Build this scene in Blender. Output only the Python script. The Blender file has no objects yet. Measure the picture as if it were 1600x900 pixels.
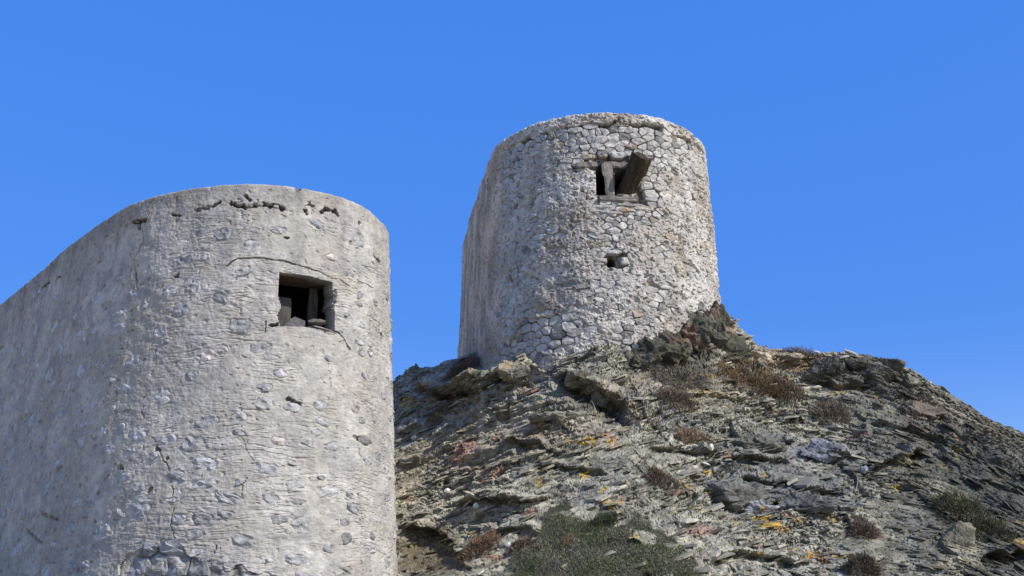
import bpy, math, random
import numpy as np
from math import radians, sin, cos, tan, pi

random.seed(7)
RNG = np.random.RandomState(7)
sc = bpy.context.scene
COL = sc.collection

# ------------------------------------------------------------------ camera
F_PX, PITCH = 2000.0, radians(18)
cam_d = bpy.data.cameras.new('camera')
cam_d.sensor_width = 36.0
cam_d.lens = 36.0 * F_PX / 1600.0
cam_d.clip_start = 0.1
cam_d.clip_end = 20000
cam = bpy.data.objects.new('camera', cam_d)
cam.location = (0, 0, 0)
cam.rotation_euler = (radians(90) + PITCH, 0, 0)
COL.objects.link(cam)
sc.camera = cam

# ------------------------------------------------------------------ sky and sun
SUN_AZ, SUN_EL = radians(123), radians(41)      # azimuth clockwise from +Y
world = bpy.data.worlds.new('World')
sc.world = world
world.use_nodes = True
wn, wl = world.node_tree.nodes, world.node_tree.links
wn.clear()
sky = wn.new('ShaderNodeTexSky')
sky.sky_type = 'NISHITA'
sky.sun_disc = False
sky.sun_elevation = SUN_EL
sky.sun_rotation = SUN_AZ
sky.altitude = 400
sky.air_density = 1.0
sky.dust_density = 2.0
sky.ozone_density = 3.0
hsv = wn.new('ShaderNodeHueSaturation')
hsv.inputs['Saturation'].default_value = 1.1
hsv.inputs['Value'].default_value = 1.0
hsv.inputs['Hue'].default_value = 0.505
bg = wn.new('ShaderNodeBackground')
bg.inputs['Strength'].default_value = 0.15
wo = wn.new('ShaderNodeOutputWorld')
wl.new(sky.outputs[0], hsv.inputs['Color'])
# clear dry air: the sky is an almost even blue, so blend the model with one plain blue
even = wn.new('ShaderNodeMix'); even.data_type = 'RGBA'
geo_w = wn.new('ShaderNodeTexCoord'); sep_w = wn.new('ShaderNodeSeparateXYZ')
wl.new(geo_w.outputs['Generated'], sep_w.inputs[0])
el_w = wn.new('ShaderNodeMapRange'); el_w.interpolation_type = 'SMOOTHSTEP'   # paler low sky, widened to brighten the shaded walls
el_w.inputs['From Min'].default_value = 0.0; el_w.inputs['From Max'].default_value = 0.30
el_w.inputs['To Min'].default_value = 0.0; el_w.inputs['To Max'].default_value = 0.75
wl.new(sep_w.outputs['Z'], el_w.inputs['Value'])
wl.new(el_w.outputs[0], even.inputs[0])
even.inputs[7].default_value = (0.122, 0.985, 3.84, 1)
wl.new(hsv.outputs[0], even.inputs[6])
wl.new(even.outputs[2], bg.inputs['Color'])
wl.new(bg.outputs[0], wo.inputs['Surface'])

sun_d = bpy.data.lights.new('sun', 'SUN')
sun_d.energy = 3.4
sun_d.angle = radians(0.53)
sun_d.color = (1.0, 0.945, 0.86)
sun = bpy.data.objects.new('sun', sun_d)
sx, sy, sz = sin(SUN_AZ) * cos(SUN_EL), cos(SUN_AZ) * cos(SUN_EL), sin(SUN_EL)
sun.location = (20, -20, 40)
from mathutils import Vector
sun.rotation_euler = Vector((sx, sy, sz)).to_track_quat('Z', 'Y').to_euler()
COL.objects.link(sun)

sc.view_settings.view_transform = 'Standard'
sc.view_settings.look = 'None'
sc.view_settings.exposure = 0.6
sc.view_settings.gamma = 1.0
sc.view_settings.use_curve_mapping = False
sc.cycles.max_bounces = 6

# ------------------------------------------------------------------ maths helpers
CP, SP = cos(PITCH), sin(PITCH)

def ray(px, py):
    x = (px - 800.0) / F_PX
    y = (450.0 - py) / F_PX
    return np.array([x, CP - y * SP, SP + y * CP])

def at(px, py, Y):
    d = ray(px, py)
    return d / d[1] * Y

def proj(P):
    P = np.asarray(P)
    f = P[..., 1] * CP + P[..., 2] * SP
    up = -P[..., 1] * SP + P[..., 2] * CP
    return np.stack([800 + F_PX * P[..., 0] / f, 450 - F_PX * up / f], -1)

def hsh(ix, iy, iz, seed=0):
    with np.errstate(over='ignore'):
        h = (ix.astype(np.int64).astype(np.uint32) * np.uint32(374761393)
             + iy.astype(np.int64).astype(np.uint32) * np.uint32(668265263)
             + iz.astype(np.int64).astype(np.uint32) * np.uint32(2147483647 - 911)
             + np.uint32((seed * 2654435761) & 0xffffffff))
        h = (h ^ (h >> np.uint32(13))) * np.uint32(1274126177)
        h = (h ^ (h >> np.uint32(16))) * np.uint32(2246822519)
        h = h ^ (h >> np.uint32(15))
    return h

def rnd(ix, iy, iz, seed=0):
    return hsh(ix, iy, iz, seed).astype(np.float64) / 4294967296.0

GR = np.random.RandomState(3).normal(size=(256, 3))
GR /= np.linalg.norm(GR, axis=1)[:, None]

def noise(P, seed=0):
    """gradient noise, about -0.7..0.7"""
    i = np.floor(P)
    f = P - i
    w = f * f * f * (f * (f * 6 - 15) + 10)
    out = 0
    for dx in (0, 1):
        wx = w[:, 0] if dx else 1 - w[:, 0]
        for dy in (0, 1):
            wy = w[:, 1] if dy else 1 - w[:, 1]
            for dz in (0, 1):
                wz = w[:, 2] if dz else 1 - w[:, 2]
                g = GR[(hsh(i[:, 0] + dx, i[:, 1] + dy, i[:, 2] + dz, seed) & np.uint32(255)).astype(int)]
                d = g[:, 0] * (f[:, 0] - dx) + g[:, 1] * (f[:, 1] - dy) + g[:, 2] * (f[:, 2] - dz)
                out = out + wx * wy * wz * d
    return out * 1.5

def fbm(P, octs=3, seed=0, gain=0.5):
    a, o = 1.0, 0
    for k in range(octs):
        o = o + a * noise(P * (2.03 ** k), seed + k * 17)
        a *= gain
    return o

def sst(a, b, x):
    t = np.clip((x - a) / (b - a), 0, 1)
    return t * t * (3 - 2 * t)

def lin(c):
    return tuple((v / 255.0 / 12.92 if v / 255.0 <= 0.04045 else ((v / 255.0 + 0.055) / 1.055) ** 2.4) for v in c)

# ------------------------------------------------------------------ object helpers
def mesh_np(name, V, Fq, color=None, smooth=False):
    V = np.asarray(V, np.float32)
    Fq = np.asarray(Fq, np.int32)
    me = bpy.data.meshes.new(name)
    n, k = Fq.shape
    me.vertices.add(len(V))
    me.vertices.foreach_set('co', V.ravel())
    me.loops.add(n * k)
    me.loops.foreach_set('vertex_index', Fq.ravel())
    me.polygons.add(n)
    me.polygons.foreach_set('loop_start', np.arange(0, n * k, k, dtype=np.int32))
    me.polygons.foreach_set('loop_total', np.full(n, k, np.int32))
    me.update(calc_edges=True)
    me.polygons.foreach_set('use_smooth', np.full(n, smooth, bool))
    if color is not None:
        ca = me.color_attributes.new('Col', 'FLOAT_COLOR', 'POINT')
        c = np.ones((len(V), 4), np.float32)
        c[:, :color.shape[1]] = color
        ca.data.foreach_set('color', c.ravel())
    return me

def mesh_py(name, V, F, smooth=False):
    me = bpy.data.meshes.new(name)
    me.from_pydata([tuple(map(float, v)) for v in V], [], F)
    if smooth:
        me.polygons.foreach_set('use_smooth', [True] * len(me.polygons))
    return me

def obj(name, me, mat, parent=None, loc=None):
    if mat is not None and len(me.materials) == 0:
        me.materials.append(mat)
    o = bpy.data.objects.new(name, me)
    COL.objects.link(o)
    if parent is not None:
        o.parent = parent
    if loc is not None:
        o.location = tuple(float(v) for v in loc)
    return o

def tag(o, label=None, cat=None, group=None, kind=None):
    if label: o['label'] = label
    if cat: o['category'] = cat
    if group: o['group'] = group
    if kind: o['kind'] = kind
    return o

def empty(name, loc):
    o = bpy.data.objects.new(name, None)
    o.empty_display_size = 0.3
    o.location = tuple(float(v) for v in loc)
    COL.objects.link(o)
    return o

# ------------------------------------------------------------------ materials
def stone_mat(name, base=None, attr=True, scale=6.0, contrast=0.35, bump=0.02, bscale=25.0,
              rough=0.92, rand=0.0, speck=(0.9, 0.9, 0.85), speck_amt=0.15, dark_amt=0.25):
    m = bpy.data.materials.new(name)
    m.use_nodes = True
    N, L = m.node_tree.nodes, m.node_tree.links
    b = N['Principled BSDF']
    b.inputs['Roughness'].default_value = rough
    b.inputs['Specular IOR Level'].default_value = 0.2
    geo = N.new('ShaderNodeNewGeometry')
    if attr:
        a = N.new('ShaderNodeAttribute'); a.attribute_name = 'Col'
        src = a.outputs['Color']
    else:
        c = N.new('ShaderNodeRGB'); c.outputs[0].default_value = (*base, 1)
        src = c.outputs[0]
    n1 = N.new('ShaderNodeTexNoise'); n1.inputs['Scale'].default_value = scale
    n1.inputs['Detail'].default_value = 8; n1.inputs['Roughness'].default_value = 0.68
    L.new(geo.outputs['Position'], n1.inputs['Vector'])
    mr = N.new('ShaderNodeMapRange')
    mr.inputs['From Min'].default_value = 0.3; mr.inputs['From Max'].default_value = 0.7
    mr.inputs['To Min'].default_value = 1 - contrast; mr.inputs['To Max'].default_value = 1 + contrast
    L.new(n1.outputs['Fac'], mr.inputs['Value'])
    mx = N.new('ShaderNodeVectorMath'); mx.operation = 'SCALE'
    L.new(src, mx.inputs[0]); L.new(mr.outputs[0], mx.inputs['Scale'])
    cur = mx.outputs[0]
    if rand:
        oi = N.new('ShaderNodeObjectInfo')
        r2 = N.new('ShaderNodeMapRange')
        r2.inputs['To Min'].default_value = 1 - rand; r2.inputs['To Max'].default_value = 1 + rand
        L.new(oi.outputs['Random'], r2.inputs['Value'])
        m2 = N.new('ShaderNodeVectorMath'); m2.operation = 'SCALE'
        L.new(cur, m2.inputs[0]); L.new(r2.outputs[0], m2.inputs['Scale'])
        cur = m2.outputs[0]
    # pale lichen / quartz flecks and small dark pits
    n2 = N.new('ShaderNodeTexNoise'); n2.inputs['Scale'].default_value = scale * 4.1
    n2.inputs['Detail'].default_value = 5; n2.inputs['Roughness'].default_value = 0.7
    L.new(geo.outputs['Position'], n2.inputs['Vector'])
    r3 = N.new('ShaderNodeMapRange')
    r3.inputs['From Min'].default_value = 0.58; r3.inputs['From Max'].default_value = 0.72
    r3.inputs['To Max'].default_value = speck_amt
    L.new(n2.outputs['Fac'], r3.inputs['Value'])
    mixs = N.new('ShaderNodeMix'); mixs.data_type = 'RGBA'
    L.new(r3.outputs[0], mixs.inputs[0]); L.new(cur, mixs.inputs[6])
    mixs.inputs[7].default_value = (*speck, 1)
    r4 = N.new('ShaderNodeMapRange')
    r4.inputs['From Min'].default_value = 0.42; r4.inputs['From Max'].default_value = 0.28
    r4.inputs['To Max'].default_value = dark_amt
    L.new(n2.outputs['Fac'], r4.inputs['Value'])
    mixd = N.new('ShaderNodeMix'); mixd.data_type = 'RGBA'
    L.new(r4.outputs[0], mixd.inputs[0]); L.new(mixs.outputs[2], mixd.inputs[6])
    mixd.inputs[7].default_value = (0.03, 0.028, 0.022, 1)
    L.new(mixd.outputs[2], b.inputs['Base Color'])
    n3 = N.new('ShaderNodeTexNoise'); n3.inputs['Scale'].default_value = bscale
    n3.inputs['Detail'].default_value = 6; n3.inputs['Roughness'].default_value = 0.65
    L.new(geo.outputs['Position'], n3.inputs['Vector'])
    bp = N.new('ShaderNodeBump'); bp.inputs['Strength'].default_value = 0.9
    bp.inputs['Distance'].default_value = bump
    L.new(n3.outputs['Fac'], bp.inputs['Height'])
    L.new(bp.outputs[0], b.inputs['Normal'])
    return m

def wood_mat(name, c1, c2, bump=0.02):
    m = bpy.data.materials.new(name)
    m.use_nodes = True
    N, L = m.node_tree.nodes, m.node_tree.links
    b = N['Principled BSDF']; b.inputs['Roughness'].default_value = 0.9
    b.inputs['Specular IOR Level'].default_value = 0.2
    tc = N.new('ShaderNodeTexCoord')
    mp = N.new('ShaderNodeMapping'); mp.inputs['Scale'].default_value = (22, 22, 2.0)
    L.new(tc.outputs['Object'], mp.inputs['Vector'])
    n = N.new('ShaderNodeTexNoise'); n.inputs['Scale'].default_value = 1.0
    n.inputs['Detail'].default_value = 7; n.inputs['Roughness'].default_value = 0.7
    n.inputs['Distortion'].default_value = 0.6
    L.new(mp.outputs[0], n.inputs['Vector'])
    cr = N.new('ShaderNodeValToRGB')
    cr.color_ramp.elements[0].position = 0.33; cr.color_ramp.elements[0].color = (*c1, 1)
    cr.color_ramp.elements[1].position = 0.66; cr.color_ramp.elements[1].color = (*c2, 1)
    L.new(n.outputs['Fac'], cr.inputs[0]); L.new(cr.outputs[0], b.inputs['Base Color'])
    bp = N.new('ShaderNodeBump'); bp.inputs['Distance'].default_value = bump
    L.new(n.outputs['Fac'], bp.inputs['Height']); L.new(bp.outputs[0], b.inputs['Normal'])
    return m

def leaf_mat(name):
    m = bpy.data.materials.new(name)
    m.use_nodes = True
    N, L = m.node_tree.nodes, m.node_tree.links
    b = N['Principled BSDF']; b.inputs['Roughness'].default_value = 0.85
    b.inputs['Specular IOR Level'].default_value = 0.15
    a = N.new('ShaderNodeAttribute'); a.attribute_name = 'Col'
    L.new(a.outputs['Color'], b.inputs['Base Color'])
    return m

M = {
    'plaster': stone_mat('weathered_plaster', scale=5, contrast=0.22, bump=0.012, bscale=34, speck_amt=0.18, dark_amt=0.22),
    'mortar': stone_mat('rubble_mortar', scale=8, contrast=0.34, bump=0.03, bscale=20, speck_amt=0.3, dark_amt=0.4),
    'stone': stone_mat('masonry_stone', scale=8, contrast=0.38, bump=0.04, bscale=13, rand=0.14, speck_amt=0.30, dark_amt=0.35),
    'embedded': stone_mat('embedded_stone', scale=7, contrast=0.5, bump=0.04, bscale=13, rand=0.16, speck=(0.75, 0.77, 0.8), speck_amt=0.5, dark_amt=0.3),
    'rock': stone_mat('schist_rock', scale=4, contrast=0.45, bump=0.035, bscale=17, speck_amt=0.30, speck=(0.62, 0.6, 0.52), dark_amt=0.6),
    'slab': stone_mat('schist_slab', scale=5, contrast=0.4, bump=0.02, bscale=20, rand=0.3, speck_amt=0.25, speck=(0.62, 0.6, 0.52), dark_amt=0.5),
    'pale_wood': wood_mat('weathered_grey_wood', (0.09, 0.08, 0.065), (0.30, 0.275, 0.235)),
    'shaded_wood': wood_mat('shaded_inner_timber', (0.03, 0.026, 0.022), (0.11, 0.10, 0.09)),  # wood colour lowered to paint in the shade inside the window
    'brown_wood': wood_mat('old_brown_log', (0.045, 0.032, 0.02), (0.21, 0.15, 0.09), 0.04),
    'foliage': leaf_mat('dry_twigs'),
    'ground': stone_mat('dry_ground', base=(0.45, 0.385, 0.29), attr=False, scale=0.8, contrast=0.4, bump=0.05, bscale=3),
}

# ------------------------------------------------------------------ the towers' plans
R1 = [(0, 480), (50, 440), (110, 386), (160, 349), (200, 325), (235, 312.5), (275, 302), (325, 294), (357, 291), (400, 290),
      (433, 292), (467, 296), (500, 303), (533, 311), (567, 326), (587, 342), (600, 355), (608, 370)]
R2 = [(725, 390.4), (740.5, 336.6), (753, 295.6), (766, 257), (775, 237), (784, 225), (804.6, 212), (835, 197), (861, 189),
      (899.5, 181.5), (933, 179.7), (976, 180.8), (1015, 184), (1040, 192), (1066, 203), (1086.6, 217), (1098, 231.5)]

def on_plane(pts, h):
    out = []
    for p in pts:
        d = ray(*p)
        out.append(d[:2] / d[2] * h)
    return np.array(out)

def resample(P, step):
    d = np.r_[0, np.cumsum(np.hypot(*np.diff(P, axis=0).T))]
    n = max(2, int(d[-1] / step))
    t = np.linspace(0, d[-1], n + 1)
    return np.stack([np.interp(t, d, P[:, k]) for k in range(2)], 1)

def fit_circle(Q):
    A = np.c_[2 * Q, np.ones(len(Q))]
    s = np.linalg.lstsq(A, (Q ** 2).sum(1), rcond=None)[0]
    return s[:2], math.sqrt(s[2] + s[0] ** 2 + s[1] ** 2)

def make_plan(pts, h, ext_back, right_len, sig, closed_left):
    Q = on_plane(pts, h)
    c, r = fit_circle(Q[7:])
    wd = Q[0] - Q[3]; wd /= np.linalg.norm(wd)            # direction of the side wall, going back
    nr = np.array([-wd[1], wd[0]]) * -1                      # outward normal of the hidden right-hand wall
    if nr[0] < 0: nr = -nr
    a0 = math.atan2(*(Q[-1] - c)[::-1]); a1 = math.atan2(nr[1], nr[0])
    if a1 < a0: a1 += 2 * pi
    arc = [c + r * np.array([cos(a), sin(a)]) for a in np.linspace(a0, a1, 14)[1:]]
    pr = arc[-1] + wd * right_len
    P = np.vstack([[pr - wd * 0.3], [Q[0] + wd * (ext_back + 0.001)], Q, arc, [pr - wd * 0.3]])
    P = resample(P, 0.05)
    k = np.arange(-40, 41); g = np.exp(-(k * 0.05) ** 2 / (2 * sig ** 2)); g /= g.sum()
    pad = np.vstack([P[0] + (P[0] - P[1]) * np.arange(40, 0, -1)[:, None], P, P[-1] + (P[-1] - P[-2]) * np.arange(1, 41)[:, None]])
    S = np.stack([np.convolve(pad[:, j], g, 'valid') for j in range(2)], 1)
    T = np.gradient(S, axis=0); T /= np.linalg.norm(T, axis=1)[:, None]
    S = S + np.stack([T[:, 1], -T[:, 0]], 1) * 0.045         # smoothing shrinks the curve a little
    return S, c, r

class Wall:
    """a battered wall: plan curve (at the rim) swept downwards; (s, z) -> 3D"""
    def __init__(self, S, h, z0, batter):
        self.S, self.h, self.z0, self.b = S, h, z0, batter
        d = np.r_[0, np.cumsum(np.hypot(*np.diff(S, axis=0).T))]
        self.d = d; self.len = d[-1]
        T = np.gradient(S, d, axis=0); T /= np.linalg.norm(T, axis=1)[:, None]
        self.N = np.stack([T[:, 1], -T[:, 0]], 1)            # outward
        if (self.N[len(S) // 2] @ np.array([0, -1.0])) < 0: self.N = -self.N
    def pos(self, s, z, out=0.0):
        x = np.interp(s, self.d, self.S[:, 0]); y = np.interp(s, self.d, self.S[:, 1])
        nx = np.interp(s, self.d, self.N[:, 0]); ny = np.interp(s, self.d, self.N[:, 1])
        o = out + self.b * (self.h - z)
        return np.stack([x + nx * o, y + ny * o, z + 0 * x], -1)
    def nor(self, s):
        nx = np.interp(s, self.d, self.N[:, 0]); ny = np.interp(s, self.d, self.N[:, 1])
        l = np.hypot(nx, ny)
        return np.stack([nx / l, ny / l, 0 * nx], -1)
    def table(self):
        ss = np.linspace(0, self.len, 500); zz = np.linspace(self.z0, self.h, 260)
        A, B = np.meshgrid(ss, zz)
        P = self.pos(A.ravel(), B.ravel())
        n = self.nor(A.ravel())
        ok = (n * P).sum(1) < 0
        self.tab = (A.ravel()[ok], B.ravel()[ok], proj(P[ok]))
    def find(self, px, py):
        d = ((self.tab[2] - np.array([px, py])) ** 2).sum(1)
        i = np.argmin(d)
        return float(self.tab[0][i]), float(self.tab[1][i])

H1, H2 = 10.5, 15.5
S1, C1, RAD1 = make_plan(R1, H1, 2.0, 8.0, 0.28, False)
S2, C2, RAD2 = make_plan(R2, H2, 0.0, 8.5, 0.22, True)
W1 = Wall(S1, H1, 0.6, 0.055)
W2 = Wall(S2, H2, 6.6, 0.03)
W1.table(); W2.table()

def poly_sz(W, pts):
    return np.array([W.find(*p) for p in pts])

def inside(poly, A, B):
    r = np.zeros(A.shape, bool)
    n = len(poly)
    for i in range(n):
        x0, y0 = poly[i]; x1, y1 = poly[(i + 1) % n]
        c = ((y0 > B) != (y1 > B)) & (A < (x1 - x0) * (B - y0) / (y1 - y0 + 1e-12) + x0)
        r ^= c
    return r

def dseg(A, B, poly):
    """distance from the points (A, B) to an open polyline"""
    best = np.full(A.shape, 1e9)
    for (x0, y0), (x1, y1) in zip(poly[:-1], poly[1:]):
        dx, dy = x1 - x0, y1 - y0
        t = np.clip(((A - x0) * dx + (B - y0) * dy) / (dx * dx + dy * dy + 1e-12), 0, 1)
        best = np.minimum(best, np.hypot(A - x0 - t * dx, B - y0 - t * dy))
    return best

def spaced(W, s_lo, s_hi, fine, coarse):
    """parameter values along a plan: fine where the camera can see the wall"""
    out = [0.0]
    while out[-1] < W.len:
        s = out[-1]
        out.append(s + (fine if s_lo < s < s_hi else coarse))
    out[-1] = W.len
    return np.array(out)

def wall_mesh(name, W, sa, za, disp, colf, hole, cap=0.55, hole_depth=0.6, reveal_shade=0.9):
    """disp(s, z, P) -> outward metres, colf(s, z, P, d) -> rgb; hole(s, z) -> bool"""
    ns, nz = len(sa), len(za)
    A, B = np.meshgrid(sa, za); A = A.ravel(); B = B.ravel()
    P0 = W.pos(A, B)
    d = disp(A, B, P0)
    n = W.nor(A)
    V = P0 + n * d[:, None]
    C = colf(A, B, P0, d)
    # rounded top edge and the level top of the wall
    top = V[-ns:]; nt = n[-ns:]; ct = C[-ns:]
    rows = [V]; cols = [C]
    for (inn, up) in ((0.012, 0.028), (0.035, 0.045), (0.08, 0.055), (0.2, 0.06), (cap, 0.05), (cap + 0.01, -0.5)):
        q = top - nt * inn
        q[:, 2] += up + 0.012 * noise(q * 7.0, 5)
        rows.append(q); cols.append(ct)
    V = np.vstack(rows); C = np.vstack(cols)
    NR = nz + 6
    idx = np.arange(NR * ns).reshape(NR, ns)
    Fq = np.stack([idx[:-1, :-1], idx[:-1, 1:], idx[1:, 1:], idx[1:, :-1]], -1)
    cs = (A.reshape(nz, ns)[:-1, :-1] + A.reshape(nz, ns)[:-1, 1:]) / 2
    cz = (B.reshape(nz, ns)[:-1, :-1] + B.reshape(nz, ns)[1:, :-1]) / 2
    hm = np.zeros((NR - 1, ns - 1), bool)
    hm[:nz - 1] = hole(cs.ravel(), cz.ravel()).reshape(cs.shape)
    faces = Fq[~hm]
    # reveals: walls of the openings, going inwards
    extra = []; nv = len(V); newid = {}
    EV = []; EC = []
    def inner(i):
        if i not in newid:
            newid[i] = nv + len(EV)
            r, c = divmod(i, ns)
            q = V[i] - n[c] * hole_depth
            EV.append(q); EC.append(C[i] * reveal_shade)  # inner edge colour lowered: shade painted into the opening
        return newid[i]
    R, Cc = np.nonzero(hm)
    for r, c in zip(R, Cc):
        for dr, dc, e in ((-1, 0, (idx[r, c], idx[r, c + 1])), (1, 0, (idx[r + 1, c + 1], idx[r + 1, c])),
                          (0, -1, (idx[r + 1, c], idx[r, c])), (0, 1, (idx[r, c + 1], idx[r + 1, c + 1]))):
            if not hm[r + dr, c + dc]:
                a, b = int(e[0]), int(e[1])
                extra.append((a, b, inner(b), inner(a)))
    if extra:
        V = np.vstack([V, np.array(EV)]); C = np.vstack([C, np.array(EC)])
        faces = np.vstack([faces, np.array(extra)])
    return V, faces, C

def blob_on(W, s0, z0, out_pts, low, h, seed, rot_tilt=(0, 0), rings=((1.16, -0.05), (1.0, 0.0), (0.78, 0.8), (0.4, 1.0)), rough=0.25):
    """a lumpy stone face sitting in a wall: outline (ds, dz) rings following the wall"""
    out_pts = np.array(out_pts); k = len(out_pts)
    S, Z, O = [], [], []
    for ri, (sc_, lv) in enumerate(rings):
        S.append(s0 + out_pts[:, 0] * sc_); Z.append(z0 + out_pts[:, 1] * sc_)
        base = lv if ri == 0 else lv * h
        O.append(np.full(k, base))
    S.append([s0]); Z.append([z0]); O.append([rings[-1][1] * h])
    S = np.concatenate(S); Z = np.concatenate(Z); O = np.concatenate(O)
    P = W.pos(S, Z)
    O = O + (O > -0.04) * h * rough * 2 * noise(P * 9.0, seed) + rot_tilt[0] * (S - s0) + rot_tilt[1] * (Z - z0)
    V = P + W.nor(S) * (O + low(S, Z, P))[:, None]
    Fc = []
    nr = len(rings)
    for r in range(nr - 1):
        for j in range(k):
            a = r * k + j; b = r * k + (j + 1) % k
            Fc.append((a, b, b + k, a + k))
    c = nr * k
    for j in range(k):
        Fc.append(((nr - 1) * k + j, (nr - 1) * k + (j + 1) % k, c))
    return V, Fc

def colour_mesh(me, c):
    ca = me.color_attributes.new('Col', 'FLOAT_COLOR', 'POINT')
    n = len(me.vertices)
    a = np.ones((n, 4), np.float32); a[:, :3] = c
    ca.data.foreach_set('color', a.ravel())

class Joined:
    def __init__(self): self.V, self.F, self.C = [], [], []; self.n = 0
    def add(self, V, Fc, col):
        self.V.append(np.asarray(V, float)); self.F += [tuple(i + self.n for i in f) for f in Fc]
        self.C.append(np.tile(np.asarray(col, float), (len(V), 1)) if np.ndim(col) == 1 else col)
        self.n += len(V)
    def build(self, name, mat, parent, origin):
        V = np.vstack(self.V) - origin
        me = mesh_py(name, V, self.F)
        C = np.vstack(self.C)
        ca = me.color_attributes.new('Col', 'FLOAT_COLOR', 'POINT')
        a = np.ones((len(V), 4), np.float32); a[:, :3] = C
        ca.data.foreach_set('color', a.ravel())
        return obj(name, me, mat, parent)

def voronoi_cells(seeds, ax):
    """polygons (in unscaled coordinates) of a Voronoi diagram of seeds scaled by ax"""
    Sx = seeds * ax
    cells = []
    for i, p in enumerate(Sx):
        d = ((Sx - p) ** 2).sum(1)
        near = np.argsort(d)[1:22]
        r = 0.7
        poly = [(p[0] - r, p[1] - r), (p[0] + r, p[1] - r), (p[0] + r, p[1] + r), (p[0] - r, p[1] + r)]
        for j in near:
            q = Sx[j]
            m = (p + q) / 2; nn = q - p
            new = []
            L_ = len(poly)
            for a in range(L_):
                A_, B_ = poly[a], poly[(a + 1) % L_]
                da = (A_[0] - m[0]) * nn[0] + (A_[1] - m[1]) * nn[1]
                db = (B_[0] - m[0]) * nn[0] + (B_[1] - m[1]) * nn[1]
                if da <= 0: new.append(A_)
                if (da < 0) != (db < 0):
                    t = da / (da - db)
                    new.append((A_[0] + (B_[0] - A_[0]) * t, A_[1] + (B_[1] - A_[1]) * t))
            poly = new
            if not poly: break
        cells.append(np.array(poly) / ax if len(poly) > 2 else None)
    return cells

def chaikin(P, f=0.27):
    Q = []
    n = len(P)
    for i in range(n):
        a, b = P[i], P[(i + 1) % n]
        if np.hypot(*(b - a)) < 0.05:
            Q.append((a + b) / 2); continue
        Q.append(a + (b - a) * f); Q.append(a + (b - a) * (1 - f))
    return np.array(Q)

def box_piece(size, jit=0.12, seed=0, nseg=4, bend=0.0):
    """a rough beam / slab along local Z: rings of 8 jittered corners"""
    rg = np.random.RandomState(seed)
    sx_, sy_, sz_ = size
    ring = [(-1, -.72), (-.72, -1), (.72, -1), (1, -.72), (1, .72), (.72, 1), (-.72, 1), (-1, .72)]
    V = []; Fc = []
    for k in range(nseg + 1):
        t = k / nseg
        e = 0.86 if k in (0, nseg) else 1.0
        for (a, b) in ring:
            V.append((a * sx_ / 2 * e * (1 + rg.uniform(-jit, jit)) + bend * sin(pi * t),
                      b * sy_ / 2 * e * (1 + rg.uniform(-jit, jit)),
                      (t - .5) * sz_ + rg.uniform(-jit, jit) * min(sx_, sy_) * (0.6 if k in (0, nseg) else 0.3)))
    for k in range(nseg):
        for j in range(8):
            a = k * 8 + j; b = k * 8 + (j + 1) % 8
            Fc.append((a, b, b + 8, a + 8))
    V.append((0, 0, -sz_ / 2)); V.append((0, 0, sz_ / 2 + min(sx_, sy_) * 0.08))
    c0, c1 = len(V) - 2, len(V) - 1
    for j in range(8):
        Fc.append((c0, (j + 1) % 8, j)); Fc.append((c1, nseg * 8 + j, nseg * 8 + (j + 1) % 8))
    return np.array(V), Fc

def rock_piece(size, seed, jit=0.28, sub=True):
    """an angular stone: a jittered, faceted box of 20-odd corners"""
    rg = np.random.RandomState(seed)
    V = []; rows = 4
    for k in range(rows):
        t = k / (rows - 1)
        e = (0.55, 1.0, 0.96, 0.5)[k]
        for j in range(7):
            a = 2 * pi * (j + rg.uniform(-.25, .25)) / 7
            r = e * (1 + rg.uniform(-jit, jit))
            V.append((cos(a) * r * size[0] / 2, sin(a) * r * size[1] / 2, (t - .5 + rg.uniform(-.08, .08)) * size[2]))
    Fc = []
    for k in range(rows - 1):
        for j in range(7):
            a = k * 7 + j; b = k * 7 + (j + 1) % 7
            Fc.append((a, b, b + 7, a + 7))
    Fc.append(tuple(range(6, -1, -1))); Fc.append(tuple(range((rows - 1) * 7, rows * 7)))
    return np.array(V), Fc

def place(o, p, X=None, Z=None, euler=None):
    """stand a piece at p with its local Z along Z"""
    o.location = tuple(float(v) for v in p)
    if Z is not None:
        z = Vector([float(v) for v in Z]).normalized()
        x = Vector([float(v) for v in (X if X is not None else (1, 0, 0))])
        x = (x - z * x.dot(z)).normalized()
        y = z.cross(x)
        from mathutils import Matrix
        o.rotation_euler = Matrix((x, y, z)).transposed().to_euler()
    if euler is not None: o.rotation_euler = euler

# ================================================================== NEAR TOWER
O1 = np.array([C1[0], C1[1], 1.6])
tower1 = tag(empty('stone_mill_tower', O1), 'near round-fronted tower smoothed with grey plaster, square window opening in its front', 'tower')

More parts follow.
